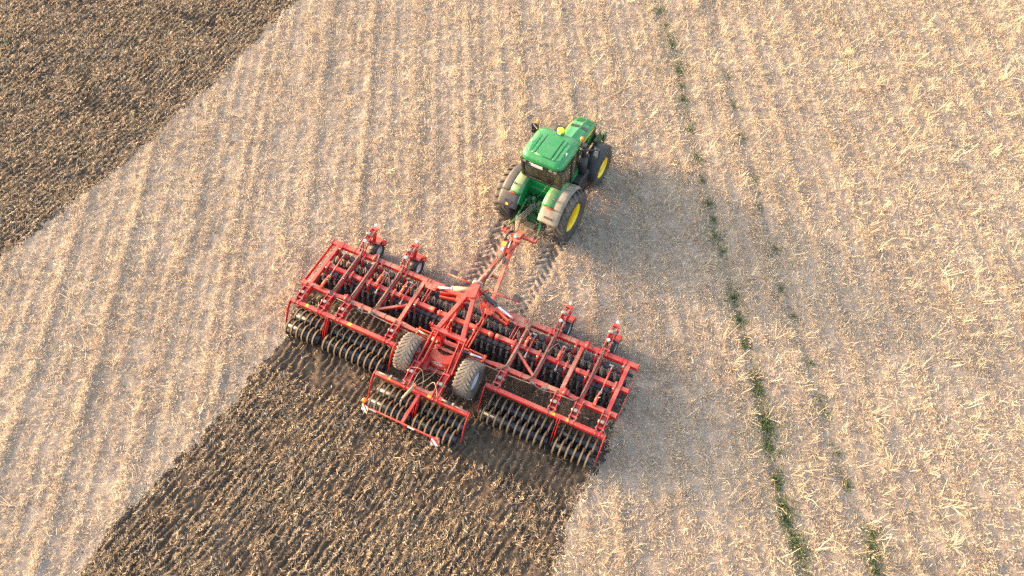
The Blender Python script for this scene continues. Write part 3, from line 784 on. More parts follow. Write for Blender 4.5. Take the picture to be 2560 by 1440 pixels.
# light bar -----------------------------------------------------------
ZL = 1.12
b = MB(); b.bar((-1.20, -5.06, ZL), (1.26, -5.06, ZL), .045, .06); b.bar((-.04, -3.95, ZM + .05), (-.04, -5.04, ZL + .02), .09, .09)
b.bar((-.04, -4.95, ZL - .03), (-.04, -5.0, .5), .04, .04)
lb = part('light_bar', b, [REDC], hw)
def warning_board(x):
    m = MB(); m.box((0, .012, 0), (.42, .02, .42), mi=0)
    for k, (p0, p1, p2, p3) in enumerate((((-.2, .2), (-.2, .06), (.06, -.2), (.2, -.2)), ((-.02, .2), (.09, .2), (.2, .09), (.2, -.02)), )):
        m.plate([(p0[0], -.004, p0[1]), (p1[0], -.004, p1[1]), (p2[0], -.004, p2[1]), (p3[0], -.004, p3[1])], (0, .006, 0), mi=1)
    m.plate([(-.2, -.004, -.05), (-.2, -.2 + .0, -.2)][:1] + [(-.2, -.004, -.16), (-.16, -.004, -.2), (-.05, -.004, -.2)], (0, .006, 0), mi=1)
    return m
w = part('warning_board', warning_board(0), [RED, WHITE], lb, loc=(-1.36, -5.10, ZL - .06), rot=(rad(-28), 0, rad(-14)))
w2 = copy_part(w, lb, (1.16, -5.12, ZL - .06), (rad(-52), 0, rad(12)))
w.scale = w2.scale = (.64, .64, .64)
m = MB(); m.sphere((-1.42, -4.96, ZL + .2), .085, sz=.95); part('beacon', m, [AMBER], lb)
m = MB(); m.tube((-1.42, -4.96, ZL), (-1.42, -4.96, ZL + .13), .04); m.bar((-1.42, -4.96, ZL), (-1.2, -5.05, ZL), .03, .03); m.bar((-1.14, -5.12, ZL + .02), (-1.14, -5.02, ZL - .30), .1, .04); part('lamp_bracket', m, [BLK], lb)
m = MB(); m.plate([(-1.08 + .13 * math.cos(t_), -5.09, ZL + .05 * math.sin(t_)) for t_ in np.linspace(0, 2 * PI, 16, endpoint=False)], (0, .01, .02)); m.bar((.18, -5.09, ZL + .035), (.42, -5.09, ZL + .035), .04, .008); pieces('plate_and_worn_strip', m, [WHITE], lb)  # oval plate, and a short strip for the bar's whitish worn stretch

# gauge wheels --------------------------------------------------------
gt = tyre_mb(.40, .26, 16, .20, .012, .025, .5)
gt_me = None
for k, xx in enumerate((-4.63, -2.96, 2.96, 4.66)):
    g = MB()                                              # twin-rail arm reaching forward over the wheel
    for d in (-.09, .10):
        g.bar((xx + d, .02, ZB + .12), (xx + d, .42, ZB + .34), .03, .10); g.bar((xx + d, .42, ZB + .34), (xx + d * .9, .98, ZB + .36), .03, .09)
    g.bar((xx - .12, .10, ZB + .16), (xx + .13, .10, ZB + .16), .08, .10); g.bar((xx - .10, .62, ZB + .36), (xx + .11, .62, ZB + .36), .06, .06)
    g.bar((xx - .10, .95, ZB + .36), (xx + .14, .95, ZB + .36), .10, .10); g.bar((xx - .02, .5, ZB + .3), (xx - .02, .9, ZB + .32), .04, .04)
    g.bar((xx + .12, .80, ZB + .34), (xx + .02, .72, .80), .05, .12); g.bar((xx - .10, .70, ZB + .34), (xx - .10, .70, .40), .04, .12); g.tube((xx - .12, .70, .40), (xx + .1, .70, .40), .05)
    g.box((xx, -.02, ZB + .1), (.26, .2, .06))
    gw = part('gauge_wheel', g, [REDC], hw, bevel=.005)
    ty = part('tyre', gt if gt_me is None else gt_me, [BLK, BLK], gw, loc=(xx + .09, .70, .40)); gt_me = ty.data
    r = MB(); r.lathe([(.20, .10), (.18, .09), (.16, .04), (.06, .02), (.05, .05), (.001, .05)], c=(xx + .09, .70, .40), n=22); r.lathe([(.20, -.10), (.18, -.09), (.16, -.03), (.16, .04)], c=(xx + .09, .70, .40), n=22)
    part('rim', r, [GREYR], gw)
    fd = MB()                                             # faceted mudguard over the front of the wheel
    pr = [(.47, -.16), (.47, .17), (.455, .17), (.455, -.16)]
    fd.lathe(pr, c=(xx + .09, .70, .42), n=4, closed=True, sm=False, a0=rad(-5), a1=rad(92))
    pl = [(xx + .265, .70 + .465 * math.cos(a_), .42 + .465 * math.sin(a_)) for a_ in (rad(-5), rad(19), rad(43), rad(60))] + [(xx + .265, .70 + .30 * math.cos(a_), .42 + .30 * math.sin(a_)) for a_ in (rad(60), rad(43), rad(19), rad(-5))]
    fd.plate(pl, (.012, 0, 0))
    part('mudguard', fd, [REDC], gw)
    p_ = MB(); p_.sphere((xx + .02, 1.06, ZB + .44), .055); p_.sphere((xx - .01, .34, ZB + .38), .06)
    part('knob', p_, [WHITE], gw)
    p_ = MB(); p_.tube((xx - .13, .64, ZB + .40), (xx + .14, .64, ZB + .40), .04); p_.box((xx - .03, .64, ZB + .44), (.1, .12, .05)); p_.tube((xx - .12, .14, ZB + .2), (xx - .12, .14, ZB + .26), .03, n=6); p_.tube((xx + .14, .3, ZB + .34), (xx + .14, .3, ZB + .4), .025, n=6); p_.tube((xx + .14, .05, ZB + .2), (xx + .14, .05, ZB + .26), .022, n=6)
    pieces('pin', p_, [SILV], gw)

# discs ---------------------------------------------------------------
def disc_mesh(sgn):
    m = MB()
    n = 26; R1 = .28; vs = [(0, 0, 0)]; fs = []
    for rr, xx in ((.12, -.012), (.21, -.035)):
        for k in range(n): vs.append((xx, rr * math.cos(2 * PI * k / n), rr * math.sin(2 * PI * k / n)))
    for k in range(n):
        r_ = R1 if k % 2 == 0 else R1 - .035
        vs.append((-.06, r_ * math.cos(2 * PI * k / n), r_ * math.sin(2 * PI * k / n)))
    for k in range(n):
        k2 = (k + 1) % n
        fs.append((0, 1 + k, 1 + k2))
        for q_ in (0, 1): fs.append((1 + q_ * n + k, 1 + (q_ + 1) * n + k, 1 + (q_ + 1) * n + k2, 1 + q_ * n + k2))
    R3 = Matrix.Rotation(rad(17 * sgn), 3, 'Z') @ Matrix.Rotation(rad(10 * sgn), 3, 'Y')
    vs2 = [R3 @ Vector(v_) for v_ in vs] + [R3 @ (Vector(v_) + Vector((.006, 0, 0))) for v_ in vs]
    nn_ = len(vs)
    m.add(vs2, fs + [tuple(i + nn_ for i in reversed(f_)) for f_ in fs], 0, True)
    m.tube(R3 @ Vector((-.01, 0, 0)), R3 @ Vector((.07, 0, 0)), .06, n=12, mi=1)
    return m.mesh('disc', [DISCM, DSTEEL])
def clamp_mesh():
    m = MB()
    m.box((0, 0, 0), (.15, .17, .15)); m.box((0, .01, .082), (.165, .15, .014)); m.box((0, -.09, .03), (.15, .02, .13))
    m.tube((-.08, .085, .05), (.08, .085, .05), .02, n=6)
    pts = [(0, -.06, -.04), (.01, -.18, -.06), (.03, -.27, -.16), (.06, -.27, -.33), (.08, -.22, -.44)]
    for p0, p1 in zip(pts[:-1], pts[1:]): m.bar(p0, p1, .05, .075, up=(1, 0, 0))
    return m.mesh('disc_holder', [CLAMP])
D = [disc_mesh(1), disc_mesh(-1)]; CM = clamp_mesh()
ROWN = 49
for row, (yy, zz) in enumerate(((-.22, .74), (-1.03, .72))):
    for k in range(ROWN):
        xx = -5.72 + 11.44 * (k + (.0 if row == 0 else .35)) / ROWN + .08
        h_ = bpy.data.objects.new('disc_holder', CM); col.objects.link(h_); h_.parent = hw; h_.location = (xx, yy, zz)
        h_.rotation_euler = (rad(random.uniform(-5, 5)), rad(random.uniform(-3, 3)), rad(random.uniform(-4, 4)))
        d_ = bpy.data.objects.new('disc', D[row]); col.objects.link(d_); d_.parent = h_; d_.location = (.09 * (1 if row == 0 else -1) + .02, -.22, -.47)
        d_.rotation_euler = (random.uniform(0, .4) * 0, 0, 0)
for yy, zz in ((-.22, .74), (-1.03, .72)):
    for x0, x1 in ((-5.80, -4.12), (-4.02, -1.2), (-1.12, 1.12), (1.2, 4.02), (4.12, 5.80)):
        m = MB(); m.bar((x0, yy, zz), (x1, yy, zz), .10, .10, up=(0, .7, .7)); part('disc_axle', m, [DSTEEL], hw)
# red brackets that carry the disc axles
for yy, zz, y0 in ((-.22, .74, -.06), (-1.03, .72, -.95)):
    for xx in (-5.42, -4.45, -3.72, -2.75, -1.85, -.42, .42, 1.85, 2.75, 3.72, 4.45, 5.42):
        m = MB(); m.bar((xx, y0 + .06, ZB + .09), (xx, y0 - .16, ZB + .03), .05, .05); m.bar((xx, y0 - .16, ZB + .03), (xx, yy - .14, zz - .06), .05, .06); m.box((xx, y0 + .03, ZB + .0), (.07, .22, .2))
        b = part('axle_bracket', m, [REDC], hw)
        m = MB(); m.tube((xx - .045, y0 - .12, ZB + .06), (xx + .045, y0 - .12, ZB + .06), .025, n=8); pieces('pin', m, [SILV], b)

# depth rods and short cylinders --------------------------------------
ZC = 1.14
for x_, y0, y1 in ((-5.10, -.38, -1.34), (-3.31, -.43, -1.20), (-2.33, -.42, -1.22), (2.38, -.43, -1.23), (3.47, -.44, -1.23), (5.10, -.41, -1.35)):
    d = 1
    m = MB(); m.tube((x_, y0 - .12, ZC), (x_, y1 + .16, ZC - .06), .028, mi=0); m.tube((x_, y0 + .02, ZC + .01), (x_, y0 - .14, ZC), .02, mi=1); m.tube((x_, y1 - .02, ZC - .08), (x_, y1 + .18, ZC - .06), .02, mi=1); m.box((x_ - .04, y0 + .03, ZC + .01), (.14, .05, .06), mi=1); m.box((x_, y1 - .03, ZC - .1), (.07, .07, .1), mi=1)
    m.bar((x_, y0 + .02, ZC - .02), (x_, y0 + .10, .76), .05, .05, mi=2); m.bar((x_, y1, ZC - .1), (x_, -1.1, .74), .05, .05, mi=2)
    part('depth_rod', m, [REDC, SILV, RED], hw)
for x_, y0, y1 in ((-5.09, -1.40, -1.90), (-3.44, -.42, -.97), (-2.49, -.45, -.99), (2.22, -.46, -.96), (3.39, -.46, -.95), (5.08, -1.46, -1.89)):
    m = MB(); m.tube((x_, y0 - .12, ZC + .02), (x_, y1 + .08, ZC), .05, mi=0); m.tube((x_, y0, ZC + .02), (x_, y0 - .14, ZC + .02), .022, mi=1); m.box((x_, y1 + .03, ZC - .01), (.10, .09, .09), mi=2); m.tube((x_ + .04, y0 - .18, ZC + .05), (x_ + .1, y0 - .15, ZC + .09), .015, mi=1); m.box((x_, y0 - .02, ZC + .03), (.05, .12, .05), mi=2); m.box((x_, y1 + .0, ZB + .05), (.08, .08, .12), mi=2)
    part('hydraulic_cylinder', m, [ORANGE, SILV, RED], hw)

# folding cylinders
def cyl(a, b, split, r, mats, lug=.08):
    a = Vector(a); b = Vector(b); c = a.lerp(b, split); m = MB()
    m.tube(a, c, r, n=16, mi=0); m.tube(c, b, r * .5, n=12, mi=1)
    d = (b - a).normalized()
    m.tube(a - d * .01, a + d * .04, r * 1.08, n=16, mi=0); m.tube(c - d * .05, c, r * 1.1, n=16, mi=0)
    m.box(a, (lug, lug, lug), mi=2); m.box(b, (lug, lug * 1.2, lug), mi=2)
    return part('hydraulic_cylinder', m, mats, hw)
cyl((-.14, .02, 1.62), (-1.42, -.16, 1.16), .60, .085, [TANCYL, STEEL, RED])
cyl((.10, .04, 1.58), (1.40, -.16, 1.16), .50, .085, [AXLE, STEEL, RED])
cyl((-.42, -2.02, 1.12), (-1.28, -1.92, 1.1), .35, .07, [TANCYL, TANCYL, RED])
cyl((.28, -2.0, 1.12), (1.18, -1.92, 1.08), .42, .075, [AXLE, STEEL, RED])
for s in (-1, 1):
    m = MB(); m.bar((s * .62, -1.80, 1.02), (s * 1.25, -1.84, 1.06), .04, .12); m.bar((s * .62, -2.02, .98), (s * 1.25, -2.0, 1.0), .04, .12); m.tube((s * 1.22, -1.78, 1.08), (s * 1.22, -2.06, 1.08), .05)
    part('hinge_link', m, [ORANGE], hw)

# drawbar -------------------------------------------------------------
d = MB()
for s in (-1, 1):
    d.bar((s * .46, .02, .92), (s * .06, 2.45, .88), .12, .16, w2=.12, h2=.2)
d.bar((0, 2.25, .86), (0, 2.98, .84), .30, .10, w2=.20, h2=.12)
for s in (-1, 1): d.bar((s * .14, 2.2, .95), (s * .11, 2.95, .93), .03, .12)
d.plate([(-.1, 2.3, .98), (.06, 2.3, .98), (.12, 2.75, 1.0), (.0, 2.9, 1.0), (-.04, 2.65, .99)], (0, 0, .03))
d.bar((-.18, 2.95, .90), (.18, 2.95, .90), .14, .16)
d.bar((-.16, 1.25, .9), (.16, 1.25, .9), .08, .08)
db = part('drawbar', d, [REDD], hw, bevel=.01)
m = MB(); m.tube(AP + Vector((0, .15, -.02)), (-.03, 1.86, 1.24), .065, n=14); m.tube(AP + Vector((-.07, .1, -.08)), (-.10, 1.80, 1.20), .05, n=12)
for t_ in (.3, .45, .58): 
    q_ = AP.lerp(Vector((-.03, 1.86, 1.24)), t_); m.tube(q_ - Vector((0, .02, 0)), q_ + Vector((0, .02, 0)), .08, n=14)
ul = part('upper_link', m, [RED], hw)
m = MB(); m.tube((-.12, 1.86, 1.25), (.10, 1.86, 1.25), .05); m.box((-.10, 1.86, 1.30), (.10, .12, .08)); m.tube((-.16, 1.95, 1.2), (-.02, 1.8, 1.34), .02)
for t_ in (.33, .36, .5): 
    q_ = AP.lerp(Vector((-.03, 1.86, 1.24)), t_); m.box(q_ + Vector((.03, 0, .08)), (.05, .12, .03))
pieces('pin', m, [SILV], ul)
m = MB()
m.bar((-.10, 1.90, 1.20), (-.24, 2.72, 1.12), .22, .18)
hb = part('hose_box', m, [RED], hw, bevel=.01)
ax_ = (Vector((-.24, 2.72, 1.12)) - Vector((-.10, 1.90, 1.20))).normalized(); sd_ = ax_.cross(Vector((0, 0, 1))).normalized(); up_ = sd_.cross(ax_)
def on_box(t0, t1, w0, mi, m, off=.096):
    c = Vector((-.10, 1.90, 1.20)) + ax_ * ((t0 + t1) / 2) + up_ * off
    m.plate([c + sd_ * (a_ * w0 / 2) + ax_ * (b_ * (t1 - t0) / 2) for a_, b_ in ((-1, -1), (1, -1), (1, 1), (-1, 1))], up_ * .008, mi)
m = MB(); on_box(.46, .66, .155, 0, m); on_box(.22, .42, .11, 1, m)
pieces('sticker', m, [STICK_Y, STICK_G], hb)
m = MB(); c = Vector((-.10, 1.90, 1.20)) + ax_ * .62 + sd_ * .15 + up_ * .05
m.plate([c + up_ * (a_ * .055) * .4 + sd_ * a_ * .05 + ax_ * b_ * .16 for a_, b_ in ((-1, -1), (1, -1), (1, 1), (-1, 1))], up_ * .01, 0)
letters(m, 'KUHN', c - ax_ * .125 + sd_ * .026 + up_ * .012, ax_, -sd_, .05, .045, .025, .012, up_, 1)
part('maker_plate', m, [WHITE, BLK], hb)
m = MB(); m.path([(-.26, 2.62, 1.20), (-.27, 2.78, 1.28), (-.24, 2.95, 1.30), (-.16, 3.1, 1.22)], .055, n=8)
part('hose_sleeve', m, [BLK], hw)
m = MB(); m.bar((.02, 1.9, .98), (-.14, 1.1, 1.0), .10, .06); m.tube((.0, 1.95, 1.02), (.06, 1.95, 1.02), .14, n=16)
m.bar((-.16, 1.1, .94), (.08, 1.02, .94), .1, .04)
part('parking_stand', m, [TANCYL], hw)

# marker arms
for s in (-1, 1):
    m = MB(); m.tube((s * .18, .40, 1.30), (s * 1.36, .46, 1.22), .026); m.tube((s * .18, .40, 1.30), (s * .12, .1, 1.5), .03)
    ma = part('marker_arm', m, [REDC], hw)
    m = MB(); c = Vector((s * 1.22, .58, 1.22)); m.box(c, (.30, .24, .015), R=Matrix.Rotation(rad(-3 * s), 3, 'Z'))
    part('flag_plate', m, [BLK], ma)

# hitch ---------------------------------------------------------------
m = MB()
ZH = .84
m.bar((-.70, 3.30, ZH), (.70, 3.30, ZH), .13, .13)
m.bar((0, 3.32, ZH), (0, 3.05, ZH + .02), .22, .2); m.plate([(-.16, 3.42, ZH + .09), (.16, 3.42, ZH + .09), (.10, 3.05, ZH + .13), (-.10, 3.05, ZH + .13)], (0, 0, .06))
for s in (-1, 1):
    for d_ in (0, .14): m.plate([(s * (.68 - d_), 3.26, ZH + .1), (s * (.68 - d_), 3.5, ZH + .1), (s * (.68 - d_), 3.56, ZH - .02), (s * (.68 - d_), 3.44, ZH - .12), (s * (.68 - d_), 3.26, ZH - .1)], (.035, 0, 0))
ht = part('hitch_beam', m, [REDD], hw, bevel=.008)
m = MB(); m.sphere((-.02, 3.06, ZH + .22), .065); part('knob', m, [WHITE], ht)
m = MB()
for s in (-1, 1): m.tube((s * .74, 3.46, ZH), (s * .46, 3.46, ZH), .04, mi=0); m.box((s * .72, 3.44, ZH + .1), (.05, .08, .05), mi=0); m.box((s * .5, 3.44, ZH + .1), (.05, .08, .05), mi=0)
pieces('pin', m, [SILV], ht)

# hydraulic hoses -----------------------------------------------------
def hose(pts, r=.018, mat=HOSE, n_=28, parent=hw):
    P_ = [Vector(p_) for p_ in pts]; out = []
    ts = np.linspace(0, len(P_) - 1.0001, n_)
    for t_ in ts:
        i = int(t_); f_ = t_ - i
        p0, p1, p2, p3 = P_[max(i - 1, 0)], P_[i], P_[i + 1], P_[min(i + 2, len(P_) - 1)]
        out.append(0.5 * ((2 * p1) + (p2 - p0) * f_ + (2 * p0 - 5 * p1 + 4 * p2 - p3) * f_ * f_ + (3 * p1 - p0 - 3 * p2 + p3) * f_ ** 3))
    m = MB(); m.path(out, r, n=6)
    return part('hydraulic_hose', m, [mat], parent)
HT = ZB + .11
for s in (-1, 1):
    for xx in ((4.62, 2.96, 3.94) if s < 0 else (2.96, 4.62, 2.02)):
        hose([(s * xx - .02, .2, ZB + .3), (s * xx, -.05, HT + .02), (s * xx + .01, -.9, HT), (s * xx - .01, -1.7, HT), (s * xx - .08, -1.95, HT + .02), (s * (xx - .3), -2.04, HT - .08)], .026, BLK if xx != 2.02 else HOSE)
        hose([(s * xx + .03, .1, ZB + .26), (s * xx + .035, -.3, HT - .01), (s * xx + .03, -1.2, HT - .01), (s * xx + .03, -1.8, HT)], .016, HOSE)
    hose([(s * 3.0, -2.02, ZB + .05), (s * 3.4, -2.06, ZB - .02), (s * 3.8, -2.0, ZB + .02), (s * 4.1, -2.04, ZB + .12), (s * 4.5, -2.0, ZB + .04)], .014, TANCYL)
    hose([(s * 1.3, -2.08, ZB + .02), (s * 1.8, -2.06, ZB - .02), (s * 2.4, -2.06, ZB + .0), (s * 2.95, -2.05, ZB + .05)], .016, TANCYL)
    hose([(s * 2.25, -.6, 1.2), (s * 2.1, -.42, 1.32), (s * 1.98, -.7, HT)], .012, HOSE); hose([(s * 3.4, -.6, 1.2), (s * 3.2, -.5, 1.34), (s * 2.99, -.8, HT)], .012, HOSE)
    m = MB()
    for xx in (2.95, 3.35):
        for k in range(4): m.box((s * (xx + .05 * k), -2.03 + .02 * (k % 2), ZB + .06 + .015 * (k % 3)), (.04, .07, .06))
    pieces('valve_block', m, [SILV], hw)
hose([(-.1, -2.9, 1.0), (-.35, -3.3, 1.3), (-.36, -3.8, ZM + .2)], .014, HOSE); hose([(.12, -2.85, 1.0), (-.2, -3.4, 1.25), (-.30, -3.8, ZM + .25)], .012, HOSE)
hose([(-.05, -2.85, 1.0), (.12, -3.1, 1.35), (.0, -3.5, 1.35), (-.2, -3.75, ZM + .22)], .014, HOSE); hose([(-.7, -3.3, 1.3), (-.3, -3.3, 1.45), (-.1, -3.55, 1.3), (-.05, -3.8, ZM + .15)], .014, HOSE)
hose([(.05, -3.72, ZM + .15), (.22, -3.5, 1.35), (.38, -3.6, 1.4), (.55, -3.84, ZM + .2)], .014, TANCYL)
hose([(-.3, -1.8, 1.3), (.0, -2.0, 1.2), (.3, -1.95, 1.25), (.4, -1.7, 1.2)], .016, SILV)
for k in range(3):
    hose([(-.05 + .03 * k, 2.0, 1.34), (0.02 + .03 * k, 1.2, 1.55), (.06 + .02 * k, .5, 1.75), (.1 + .03 * k, .05, 1.7)], .012, HOSE)
hose([(.12, .1, 1.7), (.3, .3, 1.3), (.28, .45, 1.1), (.4, .1, 1.1)], .012, BLK)
m = MB()
for k in range(6): m.box((.12 + .04 * (k % 2), .35 + .09 * k, 1.62 - .04 * k), (.06, .06, .08))
pieces('valve_block', m, [SILV], hw)
MH = Matrix.Translation(HO) @ Matrix.Rotation(HYAW, 4, 'Z'); MT = Matrix.Translation(TO) @ Matrix.Rotation(TYAW, 4, 'Z')
t2h = lambda p_: (MH.inverted() @ MT @ Vector(p_))
for k in range(4):
    hose([t2h((-.10 + .06 * k, -.35, 1.30)), t2h((-.20 + .05 * k, -.75, 1.22 - .03 * k)), t2h((-.34 + .05 * k, -1.15, 1.10)), Vector((-.12 + .02 * k, 3.25, 1.12)), Vector((-.22 + .015 * k, 2.98, 1.28))], .017, TANCYL if k < 3 else HOSE)
hose([t2h((.18, -.32, 1.45)), t2h((.0, -.8, 1.25)), t2h((-.25, -1.3, 1.0)), Vector((-.16, 3.1, 1.22))], .013, HOSE)

# ================================================================== TRACTOR
tr = thing('tractor', 'green farm tractor with yellow wheel rims, pulling the red harrow across stubble', 'tractor', TO, TYAW)
YF = 2.92
# wheels
RT = tyre_mb(1.03, .70, 21, .56, .06, .075, .62)
RT_me = None
for s in (-1, 1):
    w = part('rear_wheel', RT if RT_me is None else RT_me, [RUB, RUBT], tr, loc=(s * 1.13, 0, 1.0), rot=(rad(7 * s), 0, 0)); RT_me = w.data
    r = MB(); r.lathe([(.56, s * .26), (.53, s * .26), (.50, s * .20), (.47, s * .02), (.30, -s * .02), (.28, -s * .08), (.20, -s * .08), (.18, s * .02), (.001, s * .02)], n=40)
    r.lathe([(.56, -s * .26), (.53, -s * .26), (.50, -s * .20), (.47, s * .02)], n=40)
    part('rim', r, [YEL], w)
    b = MB()
    for k in range(10):
        a = 2 * PI * k / 10; b.tube((-s * .08, .24 * math.cos(a), .24 * math.sin(a)), (-s * .04, .24 * math.cos(a), .24 * math.sin(a)), .022, n=6)
    b.tube((0, .515 * math.cos(4.1), .515 * math.sin(4.1)), (s * .24, .515 * math.cos(4.1), .515 * math.sin(4.1)), .012, n=6)
    part('wheel_bolts', b, [SILV], w)
FT = tyre_mb(.80, .58, 20, .44, .045, .06, .62); FT_me = None
for s in (-1, 1):
    w = part('front_wheel', FT if FT_me is None else FT_me, [RUB, RUBT], tr, loc=(s * .98, YF, .78)); FT_me = w.data
    r = MB(); r.lathe([(.44, s * .22), (.41, s * .22), (.39, s * .16), (.36, s * .10), (.22, s * .12), (.20, s * .18), (.001, s * .20)], n=36); r.lathe([(.44, -s * .22), (.41, -s * .22), (.38, -s * .15), (.36, s * .1)], n=36)
    part('rim', r, [YEL], w)
    f = MB(); prf = [(.90, -.30), (.905, 0), (.90, .26), (.85, .31), (.84, .30), (.885, .25), (.89, 0), (.885, -.29)]
    f.lathe(prf, c=(s * .96, YF, .78), n=18, closed=True, a0=rad(42), a1=rad(176))
    part('front_fender', f, [BLK], tr)

# rear fenders: green inner shell, grey extension
for s in (-1, 1):
    f = MB()
    pro = [(1.14, s * .42), (1.17, s * .58), (1.16, s * .76), (1.12, s * .90), (1.10, s * .90), (1.135, s * .75), (1.14, s * .58), (1.10, s * .43)]
    f.lathe(pro, c=(0, 0, 1.0), n=14, closed=True, a0=rad(48), a1=rad(128))
    f.plate([(s * .44, .75, 1.0)] + [(s * .44, 1.12 * math.cos(rad(a_)), 1.0 + 1.12 * math.sin(rad(a_))) for a_ in range(48, 151, 12)] + [(s * .44, -.5, 1.0)], (.03, 0, 0))
    fn = part('rear_fender', f, [GREEND], tr)
    f = MB()
    full = [(1.11, s * .44), (1.135, s * .60), (1.145, s * .95), (1.14, s * 1.12), (1.12, s * 1.20), (1.06, s * 1.24), (1.05, s * 1.23), (1.10, s * 1.19), (1.12, s * 1.11), (1.125, s * .95), (1.115, s * .60), (1.095, s * .45)]
    outer = [(1.12, s * .86), (1.13, s * .95)] + full[3:9] + [(1.11, s * .86)]
    f.lathe(outer, c=(0, 0, 1.0), n=18, closed=True, a0=rad(38), a1=rad(128))
    f.lathe(full, c=(0, 0, 1.0), n=7, closed=True, a0=rad(128.2), a1=rad(158))
    part('fender_extension', f, [TANF if s > 0 else BLKD], fn)
    f = MB(); a_ = rad(146); c = Vector((s * .82, 1.16 * math.cos(a_), 1.0 + 1.16 * math.sin(a_))); Rl = Matrix.Rotation(rad(58), 3, 'X')
    f.box(c, (.30, .07, .035), R=Rl); f.tube(c + Vector((s * .12, -.01, .03)), c + Vector((s * .12, -.03, .06)), .03, n=8)
    part('rear_bracket', f, [BLKD], fn)
    if s < 0:
        f = MB(); c2 = c + Vector((0, -.06, -.085)); f.box(c2, (.10, .02, .07), R=Matrix.Rotation(rad(-35), 3, 'X')); part('reflector', f, [STICK_Y], fn)
    f = MB(); a_ = rad(128); c = Vector((s * .76, 1.155 * math.cos(a_) - .02, 1.0 + 1.155 * math.sin(a_)))
    rings = []
    for q_ in range(9):
        t_ = PI * q_ / 8; rings.append([c + Vector((.15 * -math.cos(t_), .028 * math.sin(t_) * math.cos(k * PI / 4), .045 * math.sin(t_) * math.sin(k * PI / 4) + .001 * k)) for k in range(8)])
    f.loft(rings); part('tail_light', f, [LAMP], fn)
    f = MB(); c = Vector((s * .80, -.42, 2.12)); f.bar(c - Vector((0, 0, .06)), c + Vector((0, -.02, .06)), .08, .05, w2=.03); f.box(c + Vector((0, -.05, .03)), (.10, .03, .05), mi=1)
    pieces('work_light', f, [BLK, SILV], fn)

# chassis, rear housing
m = MB()
m.bar((0, -.35, 1.0), (0, 3.4, .95), .50, .55); m.bar((-.85, 0, 1.0), (.85, 0, 1.0), .34, .34); m.bar((-.75, YF, .76), (.75, YF, .76), .22, .24)
m.box((0, -.32, 1.05), (.46, .3, .5)); m.box((0, -.5, .62), (.40, .3, .25))
m.bar((0, 3.3, .95), (0, 3.95, .95), .50, .45)
part('chassis', m, [GREENK], tr, bevel=.02)
m = MB()
m.tube((-.05, -.30, 1.28), (-.05, -.38, 1.62), .11, .09, n=14); m.sphere((-.05, -.38, 1.62), .10)
m.box((.18, -.4, 1.4), (.16, .22, .26)); m.box((.24, -.42, 1.24), (.2, .16, .2)); m.box((-.24, -.30, 1.38), (.14, .2, .18))
m.tube((.10, -.5, 1.30), (.28, -.5, 1.30), .05); m.bar((-.12, -.55, .5), (.10, -.55, .95), .12, .3)
part('hydraulic_block', m, [GREENK], tr, bevel=.01)
m = MB()
for k in range(6): m.tube((-.12 + .07 * k, -.42 - .03 * (k % 2), 1.36 + .05 * (k % 3)), (-.12 + .07 * k, -.5 - .03 * (k % 2), 1.36 + .05 * (k % 3)), .022, n=8)
m.tube((-.10, -.42, 1.33), (.04, -.5, 1.36), .016); m.tube((.02, -.42, 1.5), (.05, -.5, 1.28), .02)
pieces('couplings', m, [SILV], tr)
m = MB(); m.box((0, -.78, .52), (.44, .36, .05)); m.box((-.0, -.62, .62), (.5, .04, .16)); m.bar((-.28, -.95, .55), (.3, -.95, .55), .05, .08); m.bar((0, -.9, .5), (0, -1.18, .48), .09, .05); m.box((0, -1.2, .52), (.14, .1, .08))
part('drawbar_plate', m, [TANCYL], tr, bevel=.01)
# three point linkage
lh = lambda sx: (MT.inverted() @ MH @ Vector((sx * .60, 3.50, .84)))
for s in (-1, 1):
    e = lh(s)
    m = MB(); st_ = Vector((s * .34, -.30, .72)); m.bar(st_, e.lerp(st_, .28), .08, .11); m.bar(e.lerp(st_, .28), e, .06, .09)
    m.sphere(e, .065)
    la = part('lower_link', m, [GREEND], tr)
    m = MB(); tp = Vector((s * .36, -.42, 1.42)); kn = e.lerp(st_, .42)
    m.bar((s * .30, -.18, 1.40), tp, .09, .10, w2=.07); m.sphere(tp, .07); m.tube(tp, tp.lerp(kn, .55), .038, n=10); m.tube(tp.lerp(kn, .5), tp.lerp(kn, .8), .055, n=10); m.bar(tp.lerp(kn, .78), kn, .10, .05); 
    lr = part('lift_rod', m, [GREEN], tr)
m = MB(); m.tube((.36, -.66, 1.02), (.36, -.68, 1.05), .03); part('lift_decal', m, [RED], lr)

# cab --------------------------------------------------------------
def roundrect(x0, x1, y0, y1, r, z, n=6):
    pts = []
    for cx, cy, a0 in ((x1 - r, y1 - r, 0), (x0 + r, y1 - r, PI / 2), (x0 + r, y0 + r, PI), (x1 - r, y0 + r, 1.5 * PI)):
        for k in range(n + 1):
            a = a0 + PI / 2 * k / n; pts.append(Vector((cx + r * math.cos(a), cy + r * math.sin(a), z)))
    return pts
rf = MB()
RX, RY0, RY1 = .85, -.04, 1.62
rings = [roundrect(-RX + i, RX - i, RY0 + i, RY1 - i * (1.3 if i > .05 else 1), .33 - i * .4, z) for i, z in ((.06, 3.03), (.01, 3.05), (0, 3.12), (.02, 3.20), (.06, 3.26), (.14, 3.30), (.24, 3.325), (.4, 3.335))]
rf.loft(rings)
roof = part('roof', rf, [GREEN], tr, loc=(-.04, 0, 0))
rp = MB()                                                  # raised pads, gaps between them are the roof's grooves
